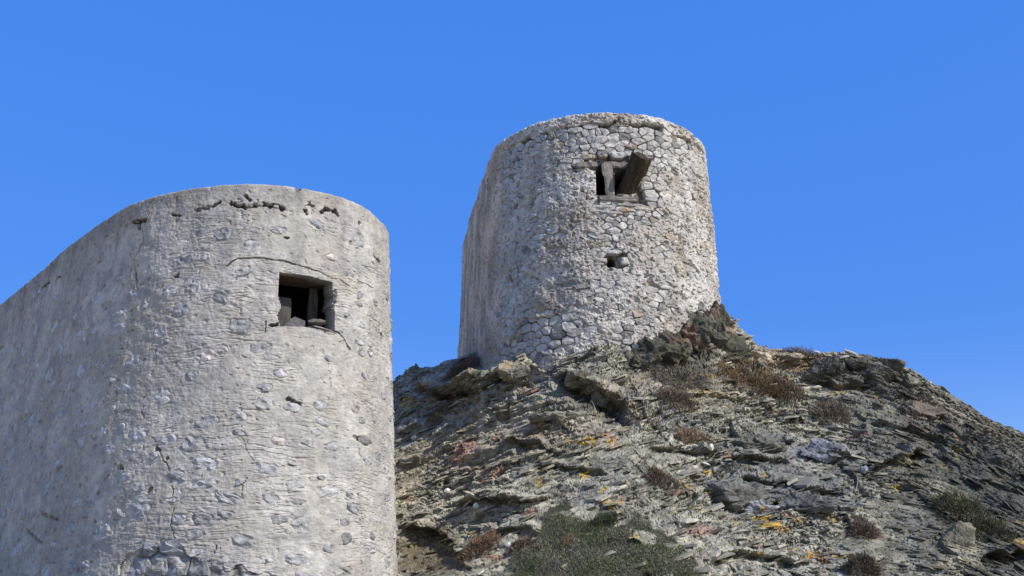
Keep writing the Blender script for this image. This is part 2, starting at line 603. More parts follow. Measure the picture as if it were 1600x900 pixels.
win1 = poly_sz(W1, [(436, 424), (450, 427), (480, 431), (506, 437), (522, 440), (520, 452), (524, 462), (520, 476), (524, 490), (522, 518), (498, 514), (470, 511), (446, 510), (436, 509),
                    (434, 494), (437, 478), (434, 462), (438, 448), (434, 436)])
crk1 = [([(212, 346), (222, 358), (224, 372), (215, 392), (208, 405), (210, 430), (214, 450)], 2.4),
        ([(352, 414), (368, 404), (395, 405), (440, 407), (462, 414)], 4.4),
        ([(462, 414), (490, 421), (515, 432), (532, 440), (546, 447)], 1.8),
        ([(558, 436), (560, 441), (575, 446), (583, 451)], 1.5),
        ([(518, 516), (533, 523), (545, 546)], 3.0),
        ([(414, 503), (411, 522)], 1.7),
        ([(238, 682), (247, 702), (262, 730), (268, 752), (272, 790), (269, 812), (273, 850)], 2.0),
        ([(375, 632), (380, 660), (378, 685), (384, 702), (394, 720)], 1.1),
        ([(560, 690), (566, 730), (560, 770), (566, 812), (563, 870), (568, 898)], 1.3),
        ([(388, 742), (376, 768), (372, 790)], 1.2),
        ([(388, 330), (384, 350), (376, 366)], 1.3),
        ([(226, 360), (210, 366)], 1.5), ([(236, 332), (226, 352)], 2),
        ([(160, 370), (178, 360)], 1.6), ([(170, 430), (174, 420)], 1.4),
        ([(382, 455), (376, 480), (372, 540)], 0.9), ([(514, 560), (518, 600), (514, 640)], 0.8),
        ([(338, 850), (336, 870)], 1.5), ([(516, 432), (519, 436)], 2)]
cav1 = [([(208, 347), (228, 346)], 4.0, .16), ([(217, 352), (219, 356)], 4.0, .16), ([(306, 327), (325, 322), (342, 317)], 3.2, .17),
        ([(270, 334), (282, 337)], 2.2, .1), ([(360, 318), (384, 322), (412, 318), (432, 323), (444, 325)], 4.6, .16), ([(384, 304), (386, 312)], 3, .12),
        ([(476, 321), (484, 318), (489, 322)], 3.0, .14), ([(476, 330), (480, 327)], 3.6, .15),
        ([(504, 331), (510, 326), (524, 331), (530, 337)], 3.2, .15), ([(60, 457), (67, 449), (76, 442)], 3.4, .13), ([(86, 437), (96, 430)], 2.4, .1),
        ([(463, 293), (468, 296)], 2.5, .08), ([(446, 370), (448, 370)], 2.8, .12), ([(560, 348), (563, 348)], 2, .12), ([(547, 378), (548, 380)], 2, .1),
        ([(418, 508), (434, 506)], 3.0, .16), ([(452, 624), (470, 632)], 3.2, .1), ([(556, 686), (566, 684)], 5, .07),
        ([(582, 400), (592, 410)], 2.6, .1), ([(275, 432), (280, 430)], 3, .1), ([(246, 700), (247, 703)], 3, .1), ([(262, 716), (264, 717)], 3.4, .1),
        ([(188, 728), (190, 733)], 4, .08), ([(86, 736), (96, 728)], 4.5, .07), ([(66, 800), (90, 812)], 3, .07), ([(44, 830), (66, 850)], 3, .07),
        ([(522, 452), (524, 468), (521, 482)], 2.4, .08), ([(120, 690), (130, 700)], 2.6, .06), ([(232, 770), (236, 764)], 3.0, .08)]
crk1 = [(poly_sz(W1, p), w) for p, w in crk1]
cav1 = [(poly_sz(W1, p), w, d) for p, w, d in cav1]
PXM1 = 27.0 / F_PX * 1.0
exp1 = poly_sz(W1, [(184, 899), (190, 872), (206, 858), (240, 855), (262, 842), (284, 852), (296, 872), (330, 880), (372, 888), (420, 894), (430, 899)])
exp1 = np.vstack([exp1, [[exp1[-1][0], 0.2], [exp1[0][0], 0.2]]])

# where the stone faces show through the plaster
rg = np.random.RandomState(21)
sL, sR = W1.find(2, 600)[0], W1.find(616, 700)[0] + 0.35
pat = []
tries = 0
front_s = W1.find(250, 700)[0]
while len(pat) < 285 and tries < 60000:
    tries += 1
    s = rg.uniform(sL - .3, sR); z = 1.5 + (H1 - 0.55 - 1.5) * rg.beta(1.0, 1.18)
    if tries < 400 and s < front_s: continue
    a = rg.uniform(.08, .25) * (0.9 if s < front_s else 1.0); b = a * rg.uniform(.42, .8)
    if inside(exp1, np.array([s]), np.array([z]))[0]: continue
    if inside(win1, np.array([s]), np.array([z]))[0] or dseg(np.array([s]), np.array([z]), np.vstack([win1, win1[:1]]))[0] < a + .06: continue
    if z > H1 - 1.6 and rg.rand() < 0.55: continue
    if any(dseg(np.array([s]), np.array([z]), c[0])[0] < .16 for c in crk1[:2]): continue
    if any(abs(s - q[0]) < (a + q[2]) * 1.05 + .03 and abs(z - q[1]) < (b + q[3]) * 1.05 + .04 for q in pat): continue
    pat.append((s, z, a, b))
pat = np.array(pat)

def low1(s, z, P):
    return 0.035 * noise(P * 0.55, 3) + 0.018 * noise(P * 1.7, 4)

def ripple(s, z, P):
    """combing grooves: long, thin, nearly level scratches"""
    q = np.stack([s * 1.1, z * 1.0, 0 * s], 1)
    w = z + 0.045 * noise(q * 1.1, 31) + 0.022 * noise(q * np.array([2.6, 2.0, 1]), 32) - 0.04 * np.sin(s * 0.8)
    n1 = noise(np.stack([s * 1.3, w * 10.5, 0 * s + 3.3], 1), 33)
    n2 = noise(np.stack([s * 3.2, w * 21.0, 0 * s + 8.1], 1), 34)
    g1 = np.exp(-(n1 / .085) ** 2) * sst(-.5, .1, noise(q * 4 + 7, 35)); g2 = np.exp(-(n2 / .10) ** 2) * sst(-.3, .2, noise(q * 5 + 3, 36))
    return 0.5 - 1.5 * g1 - 1.0 * g2 + 0.8 * n1 + .5 * n2

def disp1(s, z, P):
    d = low1(s, z, P)
    fr = sst(front_s - 1.6, front_s + 0.6, s)                 # combed plaster on the rounded front, roughcast on the side wall
    m = sst(-.25, .3, noise(P * 0.9, 41) + .12) * sst(0.55, 0.75, H1 - z + 0.12 * noise(P * 2.5, 44) + .1)
    rp = ripple(s, z, P)
    pm = sst(-.45, .35, noise(P * 1.5, 45))
    d = d + (fr * (0.15 + 0.75 * m) * (.4 + .75 * pm) + 0.22 * (1 - fr)) * 0.012 * rp
    d = d + 0.012 * fbm(P * 4.0, 3, 51) + 0.0075 * fbm(P * 15.0, 2, 55)
    pit = noise(P * 8.5, 61)
    d = d - 0.045 * sst(0.50, 0.62, pit) * (0.45 + 0.55 * (1 - fr))
    # lips and hollows round the stones
    for (ps, pz, a, b) in pat:
        k = np.nonzero((np.abs(s - ps) < a * 1.9) & (np.abs(z - pz) < b * 2.0))[0]
        if len(k) == 0: continue
        e = np.hypot((s[k] - ps) / a, (z[k] - pz) / b) + 0.55 * noise(P[k] * 7.0, 71)
        d[k] += 0.011 * np.exp(-((e - 1.25) / 0.22) ** 2) * (0.5 + 1.2 * noise(P[k] * 3.0, 72)) - 0.022 * sst(1.0, 0.7, e)
    # cracks, holes
    qn = 0.011 * fbm(np.stack([s * 9, z * 9, 0 * s], 1), 2, 81)
    ws = s + 0.05 * noise(P * 3.2, 82) + 0.025 * noise(P * 9.0, 84); wz = z + 0.04 * noise(P * 4.0, 83)
    wv = 0.75 + 0.8 * noise(P * 2.4, 85)
    for poly, w in crk1:
        k = np.nonzero((s > poly[:, 0].min() - .1) & (s < poly[:, 0].max() + .1) & (z > poly[:, 1].min() - .1) & (z < poly[:, 1].max() + .1))[0]
        dd = dseg(ws[k], wz[k], poly)
        ww = np.maximum(w * PXM1 * 0.42 * wv[k], 0.004)
        d[k] -= 0.055 * np.clip(w / 1.8, .35, 2.2) * sst(ww * 1.5, ww * 0.3, dd)
    for poly, w, dep in cav1:
        k = np.nonzero((s > poly[:, 0].min() - .2) & (s < poly[:, 0].max() + .2) & (z > poly[:, 1].min() - .2) & (z < poly[:, 1].max() + .2))[0]
        dd = dseg(s[k], z[k], poly) + qn[k] * 4.2
        ww = w * PXM1 * .82
        d[k] -= dep * sst(ww * 1.2, ww * 0.5, dd)
    # plaster lintel ledge over the window
    lip = crk1[1][0]
    # bare foundation
    ex = inside(exp1, s + 0.14 * noise(P * 4, 91), z + 0.14 * noise(P * 4, 92)) * (0.35 + 0.9 * sst(-.3, .3, noise(P * 3.5, 93)))
    d = d - 0.075 * ex
    return d

def col1(s, z, P, d):
    fr = sst(front_s - 1.6, front_s + 1.2, s)
    c_a = np.array([0.355, 0.333, 0.288]); c_b = np.array([0.435, 0.412, 0.365]); c_g = np.array([0.30, 0.285, 0.265])
    t = sst(-.4, .4, fbm(P * 0.8, 3, 101))
    c = c_a[None] * (1 - t[:, None]) + c_b[None] * t[:, None]
    g = sst(0.0, .55, fbm(P * np.array([1.6, 1.6, 2.2]), 3, 105))[:, None] * 0.75
    c = c * (1 - g) + c_g * g
    # older, darker band below the rim and weather streaks
    band = sst(0.75, 0.1, H1 - z + 0.25 * noise(P * 1.3, 111)) * (1 - 0.45 * fr)
    c = c * (1 - 0.24 * band[:, None]) 
    sdw = (1 - fr)[:, None]; c = c * (1 - sdw) + c * np.array([1.12, 1.05, .95]) * sdw  # warm roughcast tone, brightened in colour to lift its shade
    br = (sst(0.2, .6, fbm(P * 1.1 + 9, 2, 117)) * (1 - .6 * fr) * 0.5)[:, None]
    c = c * (1 - br) + np.array([0.30, 0.25, 0.185]) * br
    c = c * (0.92 + 0.16 * sst(-.5, .5, fbm(P * 9, 2, 121)))[:, None]
    stk = sst(.05, .5, noise(P * np.array([3.2, 3.2, .22]), 123)) * sst(3.5, .3, H1 - z)
    c = c * (1 - .20 * stk)[:, None]
    sunken = sst(-0.03, -0.1, d)[:, None]
    c = c * (1 - .55 * sunken)  # darker where the surface sinks below the wall face
    ol = sst(0.1, 0.0, np.hypot(s - W1.find(562, 685)[0], z - W1.find(562, 685)[1]))[:, None]
    c = c * (1 - ol) + np.array([0.16, 0.16, 0.07]) * ol
    return c

sa = spaced(W1, sL - 0.5, sR + 0.5, 0.0225, 0.25)
za = np.r_[np.linspace(0.6, 1.6, 8)[:-1], np.arange(1.6, H1, 0.015), H1]
V, Fc, C = wall_mesh('plastered_wall', W1, sa, za, disp1, col1, lambda s, z: inside(win1, s, z), hole_depth=0.38, reveal_shade=0.3)
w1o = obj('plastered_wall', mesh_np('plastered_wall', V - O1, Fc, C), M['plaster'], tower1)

def level_top(W, name, z, inset, mat, parent, O):
    k = np.linspace(0, len(W.S) - 1, 90).astype(int)[:-1]
    P = W.S[k] - W.N[k] * inset
    V = [(x - O[0], y - O[1], z - O[2]) for x, y in P] + [(x - O[0], y - O[1], z - .25 - O[2]) for x, y in P]
    n = len(P)
    F_ = [tuple(range(n)), tuple(range(2 * n - 1, n - 1, -1))] + [(j, (j + 1) % n, n + (j + 1) % n, n + j) for j in range(n)]
    me = mesh_py(name, V, F_)
    colour_mesh(me, (0.22, 0.2, 0.17))
    return obj(name, me, mat, parent)
level_top(W1, 'roof', H1 - 0.3, 0.4, M['plaster'], tower1, O1)

# stone faces showing through the plaster
for i, (s, z, a, b) in enumerate(pat):
    r = np.random.RandomState(1000 + i)
    k = 13
    ang = np.linspace(0, 2 * pi, k, endpoint=False) + r.uniform(-.12, .12, k)
    rad = 1 + r.uniform(-.17, .17, k) + 0.1 * np.cos(2 * ang + r.uniform(0, 6))
    cs, sn_ = np.cos(ang), np.sin(ang)
    e = 0.82
    op = np.stack([np.sign(cs) * np.abs(cs) ** e * a * rad, np.sign(sn_) * np.abs(sn_) ** e * b * rad], 1)
    rt = r.uniform(-.5, .5)
    op = op @ np.array([[cos(rt), sin(rt)], [-sin(rt), cos(rt)]])
    V, Fq = blob_on(W1, s, z, op, low1, 0.016 if s > front_s else 0.013, 300 + i, (r.uniform(-.04, .04), r.uniform(-.06, .04)), rough=1.5)
    o_ = W1.pos(np.array([s]), np.array([z]))[0]
    me = mesh_py('stone', V - o_, Fq)
    tone = r.uniform(0, 1)
    c = np.array([0.255, 0.25, 0.24]) * (1 - tone) + np.array([0.39, 0.38, 0.36]) * tone
    if r.rand() < 0.10: c = np.array([0.42, 0.38, 0.33])
    if r.rand() < 0.03: c = np.array([0.22, 0.215, 0.20])
    if s < front_s: c = c * 0.4 + np.array([0.50, 0.475, 0.45]) * 0.6
    cc = np.tile(c, (len(V), 1)); 
    colour_mesh(me, cc)
    obj('stone', me, M['embedded'], tower1, o_ - O1)

# bare foundation stones at the foot
def masonry(W, O, parent, seeds, ax, keep, low, face_h, colour, seed0, n_parts, mat, jitter=0.16, shrink=0.965, tilt=0.12, cf=.27):
    cells = voronoi_cells(seeds, ax)
    items = []
    for i, (p, cell) in enumerate(zip(seeds, cells)):
        if cell is None or len(cell) < 4: continue
        cell = cell[np.linspace(0, len(cell), len(cell), endpoint=False).astype(int)]
        ctr = cell.mean(0)
        if np.ptp(cell[:, 1]) > .62 or np.ptp(cell[:, 0]) > .9 or cell[:, 1].max() > W.h - .03: continue
        if not keep(ctr[0], ctr[1], cell): continue
        r = np.random.RandomState(seed0 + i)
        q = chaikin((cell - ctr) * shrink, cf) * (1 + r.uniform(-.05, .05, (1, 1)))
        if len(q) < 5: continue
        q = q * (1 + r.uniform(-.10, .07, (len(q), 1)))
        area = abs(np.sum(q[:, 0] * np.roll(q[:, 1], -1) - np.roll(q[:, 0], -1) * q[:, 1])) / 2
        if area < 0.002: continue
        h = face_h * r.uniform(.6, 1.5) * min(1.3, (area / 0.05) ** .3)
        off = r.uniform(-.02, .022)
        lw = lambda S_, Z_, P_, off=off: low(S_, Z_, P_) + off
        V, Fq = blob_on(W, ctr[0], ctr[1], q, lw, h, seed0 + i, (r.uniform(-tilt, tilt), r.uniform(-tilt, tilt)),
                        rings=((1.04, -0.15), (1.0, -0.2), (0.91, 0.8), (0.5, 1.0)), rough=0.6)
        items.append((area, ctr, V, Fq, colour(ctr[0], ctr[1], r)))
    items.sort(key=lambda t: -t[0])
    J = Joined()
    for k, (area, ctr, V, Fq, c) in enumerate(items):
        if k < n_parts:
            o_ = W.pos(np.array([ctr[0]]), np.array([ctr[1]]))[0]
            me = mesh_py('stone', V - o_, Fq)
            colour_mesh(me, c)
            obj('stone', me, mat, parent, o_ - O)
        else:
            J.add(V, Fq, c)
    if J.n:
        tag(J.build('small_stones', mat, parent, O), kind='stuff')
    return len(items)

sl, sh = exp1[:, 0].min() - .3, exp1[:, 0].max() + .3
seeds = []
r = np.random.RandomState(5)
z = 1.0
while z < exp1[:, 1].max() + .3:
    hh = r.choice([.14, .24, .32, .38])
    s = sl + r.uniform(0, .3)
    while s < sh:
        w = r.choice([.25, .4, .5, .62]) * (0.7 + hh)
        seeds.append((s + w / 2, z + hh / 2 + r.uniform(-.03, .03))); s += w
    z += hh
n_found = masonry(W1, O1, tower1, np.array(seeds), np.array([.75, 1.0]),
        lambda a, b, c: inside(exp1, np.array([a]), np.array([b]))[0], lambda s, z, P: low1(s, z, P) - 0.06, 0.04,
        lambda a, b, r: np.array([0.27, 0.268, 0.265]) * r.uniform(.75, 1.2), 4000, 14, M['stone'], shrink=0.97, tilt=.22, cf=.18)

# small stones wedged in the broken cavities below the rim
def wedge(W, O, parent, px, py, w, h, out, c, seed, name='stone'):
    s, z = W.find(px, py)
    p = W.pos(np.array([s]), np.array([z]), out)[0]
    n = W.nor(np.array([s]))[0]
    V, Fq = rock_piece((w, h, .16), seed, .16)
    me = mesh_py(name, V, Fq)
    colour_mesh(me, c)
    o = obj(name, me, M['stone'], parent)
    t = np.array([-n[1], n[0], 0.0])
    place(o, p - O, X=t, Z=n)
    return o
for i, (px, py, w, h) in enumerate([(372, 317, .17, .09), (389, 321, .19, .10), (404, 318, .2, .10), (419, 316, .19, .11), (431, 323, .15, .11), (378, 312, .12, .06),
                                    (482, 315, .18, .07), (492, 328, .26, .16), (518, 337, .30, .14), (324, 325, .22, .06), (313, 327, .16, .07), (217, 353, .16, .09),
                                    (212, 346, .1, .06), (487, 332, .1, .1), (510, 322, .12, .06)]):
    wedge(W1, O1, tower1, px, py, w, h, -0.085, np.array([.3, .285, .25]) * random.uniform(.8, 1.15), 700 + i)

# window: timber lintel, side post, lintel ledge and sill bits
def sz3(W, px, py, out=0.0):
    s, z = W.find(px, py)
    return W.pos(np.array([s]), np.array([z]), out)[0], W.nor(np.array([s]))[0]
def piece(name, V, Fq, mat, parent, O, p, X, Z, c=None):
    me = mesh_py(name, V, Fq)
    if c is not None: colour_mesh(me, c)
    o = obj(name, me, mat, parent)
    place(o, p - O, X=X, Z=Z)
    return o
pL, nL = sz3(W1, 434, 424); pR, nR = sz3(W1, 524, 438)
tw = (pR - pL) / np.linalg.norm(pR - pL)
nw = (nL + nR); nw[2] = 0; nw /= np.linalg.norm(nw)
UP = np.array([0, 0, 1.0])
mid = (pL + pR) / 2
for k, dd in enumerate((0.20, 0.38, 0.56, 0.74)):
    V, Fq = box_piece((.12, .17, 1.5), .1, 20 + k)
    piece('lintel_beam', V, Fq, M['brown_wood'], tower1, O1, mid - nw * dd + UP * (0.035 + .004 * k), X=UP, Z=tw)
pp, _ = sz3(W1, 450, 480, -0.62)
V, Fq = box_piece((.36, .10, .80), .14, 31, 6)
piece('window_post', V, Fq, M['shaded_wood'], tower1, O1, pp, X=tw, Z=UP + tw * .02)
pp, _ = sz3(W1, 512, 474, -0.72)
V, Fq = box_piece((.20, .14, 1.0), .10, 32, 6)
piece('window_post', V, Fq, M['shaded_wood'], tower1, O1, pp, X=tw, Z=UP)
O_slabs = [('leaning_slab', (480, 498), -0.62, (.50, .07, .42), 0.62, (.09, .09, .095), 'pale pointed stone slab leaning inside the near tower window', 'stone slab', 40),  # shade inside the window put into the leaning slab's colour
           ('loose_stone', (504, 499), -0.25, (.40, .26, .13), 0.06, (.16, .14, .11), 'dark rough stone lying on slabs at the right of the near tower window', 'stone', 41),
           ('loose_slab', (505, 512), -0.05, (.42, .30, .045), -0.1, (.27, .26, .24), 'thin flat slab jutting over the sill of the near tower window', 'stone slab', 42),
           ('loose_slab', (491, 509), -0.22, (.36, .3, .06), 0.35, (.20, .19, .18), 'small tilted slab propped behind the jutting slab in the near tower window', 'stone slab', 43)]
for nm, (px, py), out, size, tl, c, lab, cat, sd in O_slabs:
    p, n = sz3(W1, px, py, out)
    V, Fq = rock_piece(size, sd, .22) if nm != 'leaning_slab' else rock_piece((size[0], size[2], size[1]), sd, .3)
    me = mesh_py(nm, V, Fq); colour_mesh(me, c)
    o = obj(nm, me, M['stone'])
    if nm == 'leaning_slab': place(o, p, X=tw * cos(tl) + UP * sin(tl), Z=n + UP * .2)
    else: place(o, p, X=tw + UP * tl, Z=UP + n * .12 - tw * tl)
    tag(o, lab, cat)

# ================================================================== FAR TOWER
O2 = np.array([C2[0], C2[1], 8.2])
tower2 = tag(empty('stone_mill_tower', O2), 'far round-fronted rubble stone tower on the hilltop with a log jutting from its opening', 'tower')
win2 = poly_sz(W2, [(931, 256), (944, 254), (958, 268), (980, 262), (996, 262), (998, 284), (994, 302), (980, 304), (960, 304), (933, 303), (931, 280)])
hole2 = poly_sz(W2, [(952, 400), (959, 400), (962, 404), (964, 415), (955, 416.5), (945, 415.5), (949, 408)])
s2L, s2R = W2.find(727, 450)[0], W2.find(1116, 450)[0] + 0.3
# bare (mortarless) zones: photo outlines carried over to the wall's own surface
bare2 = [poly_sz(W2, p) for p in (
    [(862, 208), (905, 192), (960, 190), (1010, 190), (1060, 204), (1080, 215), (1084, 240), (1050, 250), (1030, 262), (1026, 290), (1030, 330), (1000, 345), (970, 372), (960, 395),
     (945, 372), (935, 340), (920, 320), (905, 300), (895, 262), (882, 235)],
    [(775, 250), (790, 228), (830, 207), (850, 200), (868, 222), (840, 232), (815, 260), (800, 285), (780, 300), (770, 285)],
    [(780, 560), (800, 535), (820, 500), (865, 500), (905, 505), (900, 560)],
    [(930, 385), (985, 385), (985, 420), (930, 420)],
    [(965, 510), (990, 515), (985, 545), (955, 540)])]

def mort2(s, z, P):
    """how far the mortar stands out between the stones: low where it has washed away"""
    b = np.zeros(s.shape)
    q = noise(P * 1.9, 201) * 0.22; q2 = noise(P * 1.9, 202) * 0.22
    for p in bare2:
        b = np.maximum(b, inside(p, s + q, z + q2).astype(float))
    pat_ = fbm(P * 0.9, 3, 205)
    b = b * (.25 + .75 * sst(-.45, .1, noise(P * 1.3, 206)))
    m = 0.060 + 0.05 * pat_ - 0.165 * b
    # open joints here and there
    m = m - 0.09 * sst(.15, .45, noise(P * 2.9, 209))
    # smooth band of render under the rim, lower edge ragged
    edge = H2 - 0.25 - 0.16 * noise(P * 2.2, 211) - 0.06 * noise(P * 8, 212)
    edge = np.where((s > cap_gap[0]) & (s < cap_gap[1]), H2 - 0.10, edge)
    k = sst(-0.03, 0.03, z - edge)
    m = m - 0.085 * sst(-0.16, -0.05, z - edge) * (1 - k) * sst(-.25, .15, noise(P * 1.7, 213))
    m = m * (1 - k) + 0.05 * k
    # side wall is rendered more thickly
    sd = sst(side_s + .9, side_s - .3, s)
    m = m * (1 - sd) + (0.05 + 0.03 * pat_) * sd
    return m
_c = poly_sz(W2, [(958, 200), (972, 200)])
cap_gap = (_c[:, 0].min(), _c[:, 0].max())
side_s = W2.find(782, 400)[0]

def low2(s, z, P):
    return 0.04 * noise(P * 0.5, 231) + 0.02 * noise(P * 1.4, 232)

crk2 = [(poly_sz(W2, p), w) for p, w in (
    ([(748, 462), (751, 478), (750, 490)], 3.0), ([(905, 390), (930, 388)], 1.5), ([(966, 187), (964, 205), (968, 222)], 2.5), ([(752, 430), (752, 460), (750, 520)], 1.2),
    ([(982, 430), (1000, 432)], 1.2), ([(830, 400), (842, 396)], 1.5), ([(840, 308), (850, 300)], 1.6), ([(745, 330), (742, 345)], 1.5))]

def disp2(s, z, P):
    m = mort2(s, z, P)
    d = low2(s, z, P) + m
    sd = sst(side_s + .6, side_s - .3, s)
    d = d + (0.024 * fbm(P * 4.5, 3, 221) + 0.020 * fbm(P * 13.0, 2, 225)) * (1 - .45 * sd)
    n_ = noise(P * np.array([9, 9, 13.0]), 226); d = d - 0.06 * sst(.28, .45, n_) * (1 - .5 * sd)
    n_ = noise(P * np.array([3.2, 3.2, 14.0]) + 4, 224); d = d - 0.035 * np.exp(-(n_ / .06) ** 2) * sst(-.1, .3, noise(P * 1.5, 223)) * (1 - sd)
    d = d + 0.012 * noise(P * 27, 222) * (1 - .4 * sd)
    d = d - 0.07 * sst(0.42, 0.55, noise(P * 7.0, 227)) * sst(H2 - .25, H2 - .35, z) * (1 - .4 * sd)
    # long vertical weathering on the side wall
    d = d - sd * 0.05 * sst(.25, .5, noise(P * np.array([2.6, 2.6, 1.6]), 228))
    for poly, w in crk2:
        k = np.nonzero((s > poly[:, 0].min() - .3) & (s < poly[:, 0].max() + .3) & (z > poly[:, 1].min() - .3) & (z < poly[:, 1].max() + .3))[0]
        dd = dseg(s[k], z[k], poly) + 0.02 * noise(P[k] * 9, 229)
        ww = w * 34.0 / F_PX
        d[k] -= 0.12 * sst(ww * 1.2, ww * .5, dd)
    return d

def col2(s, z, P, d):
    t = sst(-.4, .4, fbm(P * 0.7, 3, 241))[:, None]
    c = np.array([0.385, 0.35, 0.295]) * (1 - t) + np.array([0.50, 0.475, 0.42]) * t
    g = sst(0.05, .5, fbm(P * 1.1, 3, 245))[:, None] * .7 * sst(H2 - .3, H2 - .5, z)[:, None]
    c = c * (1 - g) + np.array([0.31, 0.29, 0.26]) * g
    br = sst(0.15, .55, fbm(P * np.array([1.4, 1.4, 1.0]), 2, 247))[:, None] * 0.5
    c = c * (1 - br) + np.array([0.27, 0.225, 0.16]) * br
    sd = sst(side_s + .6, side_s - .3, s)[:, None]
    c = c * (1 - sd) + (np.array([0.47, 0.375, 0.28]) * (0.8 + .5 * sst(-.4, .4, noise(P * np.array([1.3, 1.3, .8]), 249))[:, None])) * sd
    low = low2(s, z, P)
    sunken = sst(-0.04, -0.11, d - low)[:, None] * .65
    return c * (1 - sunken) + np.array([0.06, 0.05, 0.035]) * sunken  # mixed towards dark where the mortar lies deep

sa2 = spaced(W2, s2L - .5, s2R + .4, 0.0215, 0.3)
za2 = np.r_[np.linspace(6.6, 8.2, 6)[:-1], np.arange(8.2, H2, 0.0185), H2]
V, Fc, C = wall_mesh('rubble_wall', W2, sa2, za2, disp2, col2, lambda s, z: inside(win2, s, z) | inside(hole2, s, z), hole_depth=0.8)
obj('mortar_wall', mesh_np('mortar_wall', V - O2, Fc, C), M['mortar'], tower2)
level_top(W2, 'roof', H2 - 0.3, 0.4, M['mortar'], tower2, O2)

# the masonry: courses of rough stones, one by one
r = np.random.RandomState(77)
seeds = []
z = 7.5
while z < H2 + 0.3:
    hh = float(r.choice([.08, .13, .19, .25, .31], p=[.2, .25, .27, .18, .10]))
    s = s2L - .3 + r.uniform(0, .3)
    while s < s2R + .2:
        w = float(r.uniform(.13, .56)) * (0.65 + hh * 1.2)
        seeds.append((s + w / 2, z + hh / 2 + .12 * sin(s * 0.9 + z) + r.uniform(-.06, .06)))
        if hh > .25 and r.rand() < .35:
            seeds[-1] = (seeds[-1][0], seeds[-1][1] + .07); seeds.append((seeds[-1][0] + r.uniform(-.04, .04), seeds[-1][1] - .15))
        s += w
    z += hh
seeds = np.array(seeds)
beam2 = poly_sz(W2, [(902, 250), (984, 249), (1004, 262), (1004, 318), (925, 318), (926, 266), (902, 266)])
holeK = poly_sz(W2, [(948, 392), (964, 392), (986, 400), (984, 416), (946, 418), (938, 410)])
def keep2(a, b, cell):
    A, B = np.array([a]), np.array([b])
    if inside(beam2, A, B)[0] or inside(holeK, A, B)[0] or inside(win2, A, B)[0]: return False
    if inside(win2, cell[:, 0], cell[:, 1]).sum() > 1: return False
    if inside(hole2, cell[:, 0], cell[:, 1]).any(): return False
    if b > H2 - 0.34 and not (cap_gap[0] - .1 < a < cap_gap[1] + .35): return False
    if a < side_s - .5: return r2_.rand() < .30
    return True
r2_ = np.random.RandomState(8)
def stone_col(a, b, r):
    t = r.uniform(0, 1)
    c = np.array([0.34, 0.325, 0.30]) * (1 - t) + np.array([0.50, 0.475, 0.42]) * t
    if r.rand() < .05: c = np.array([0.33, 0.27, 0.20]) * r.uniform(.8, 1.2)
    if r.rand() < .08: c = np.array([0.22, 0.21, 0.19])
    if a < side_s: c = c * .5 + np.array([.34, .29, .24]) * .5
    return c
n2_ = masonry(W2, O2, tower2, seeds, np.array([.72, 1.0]), keep2, low2, 0.026, stone_col, 9000, 285, M['stone'], tilt=.12, cf=.16)
print('far tower stones', n2_, 'foundation', n_found)

# opening: lintel and sill beams, post, little slabs, small hole's surround
pA, nA = sz3(W2, 932, 300); pB, nB = sz3(W2, 1000, 300)
t2 = (pB - pA) / np.linalg.norm(pB - pA)
n2 = (nA + nB); n2[2] = 0; n2 /= np.linalg.norm(n2)
def on2(px, py, out):
    return sz3(W2, px, py, out)[0]
def beam(name, px, py, out, L_, hgt, dep, mat, seed, lean=0.0, vertical=False, c=None):
    p = on2(px, py, out)
    V, Fq = box_piece((hgt, dep, L_), .26 if vertical else .18, seed, 8)
    if vertical: V[:, 0] *= 1 + .35 * V[:, 2] / L_
    if vertical: return piece(name, V, Fq, mat, tower2, O2, p, X=t2, Z=UP + t2 * lean, c=c)
    return piece(name, V, Fq, mat, tower2, O2, p, X=UP, Z=t2 + UP * lean, c=c)
beam('lintel_beam', 915, 258, -0.07, .56, .17, .22, M['pale_wood'], 51, .02)
beam('lintel_beam', 964, 257, -0.09, 0.75, .17, .2, M['pale_wood'], 52, -.03)
beam('window_post', 950, 283, 0.03, 1.04, .24, .10, M['pale_wood'], 54, -.09, True)
beam('window_post', 960, 286, -0.14, .70, .10, .08, M['brown_wood'], 55, .03, True)
beam('sill_beam', 966, 311, -0.05, 1.05, .15, .25, M['pale_wood'], 56, -.05)
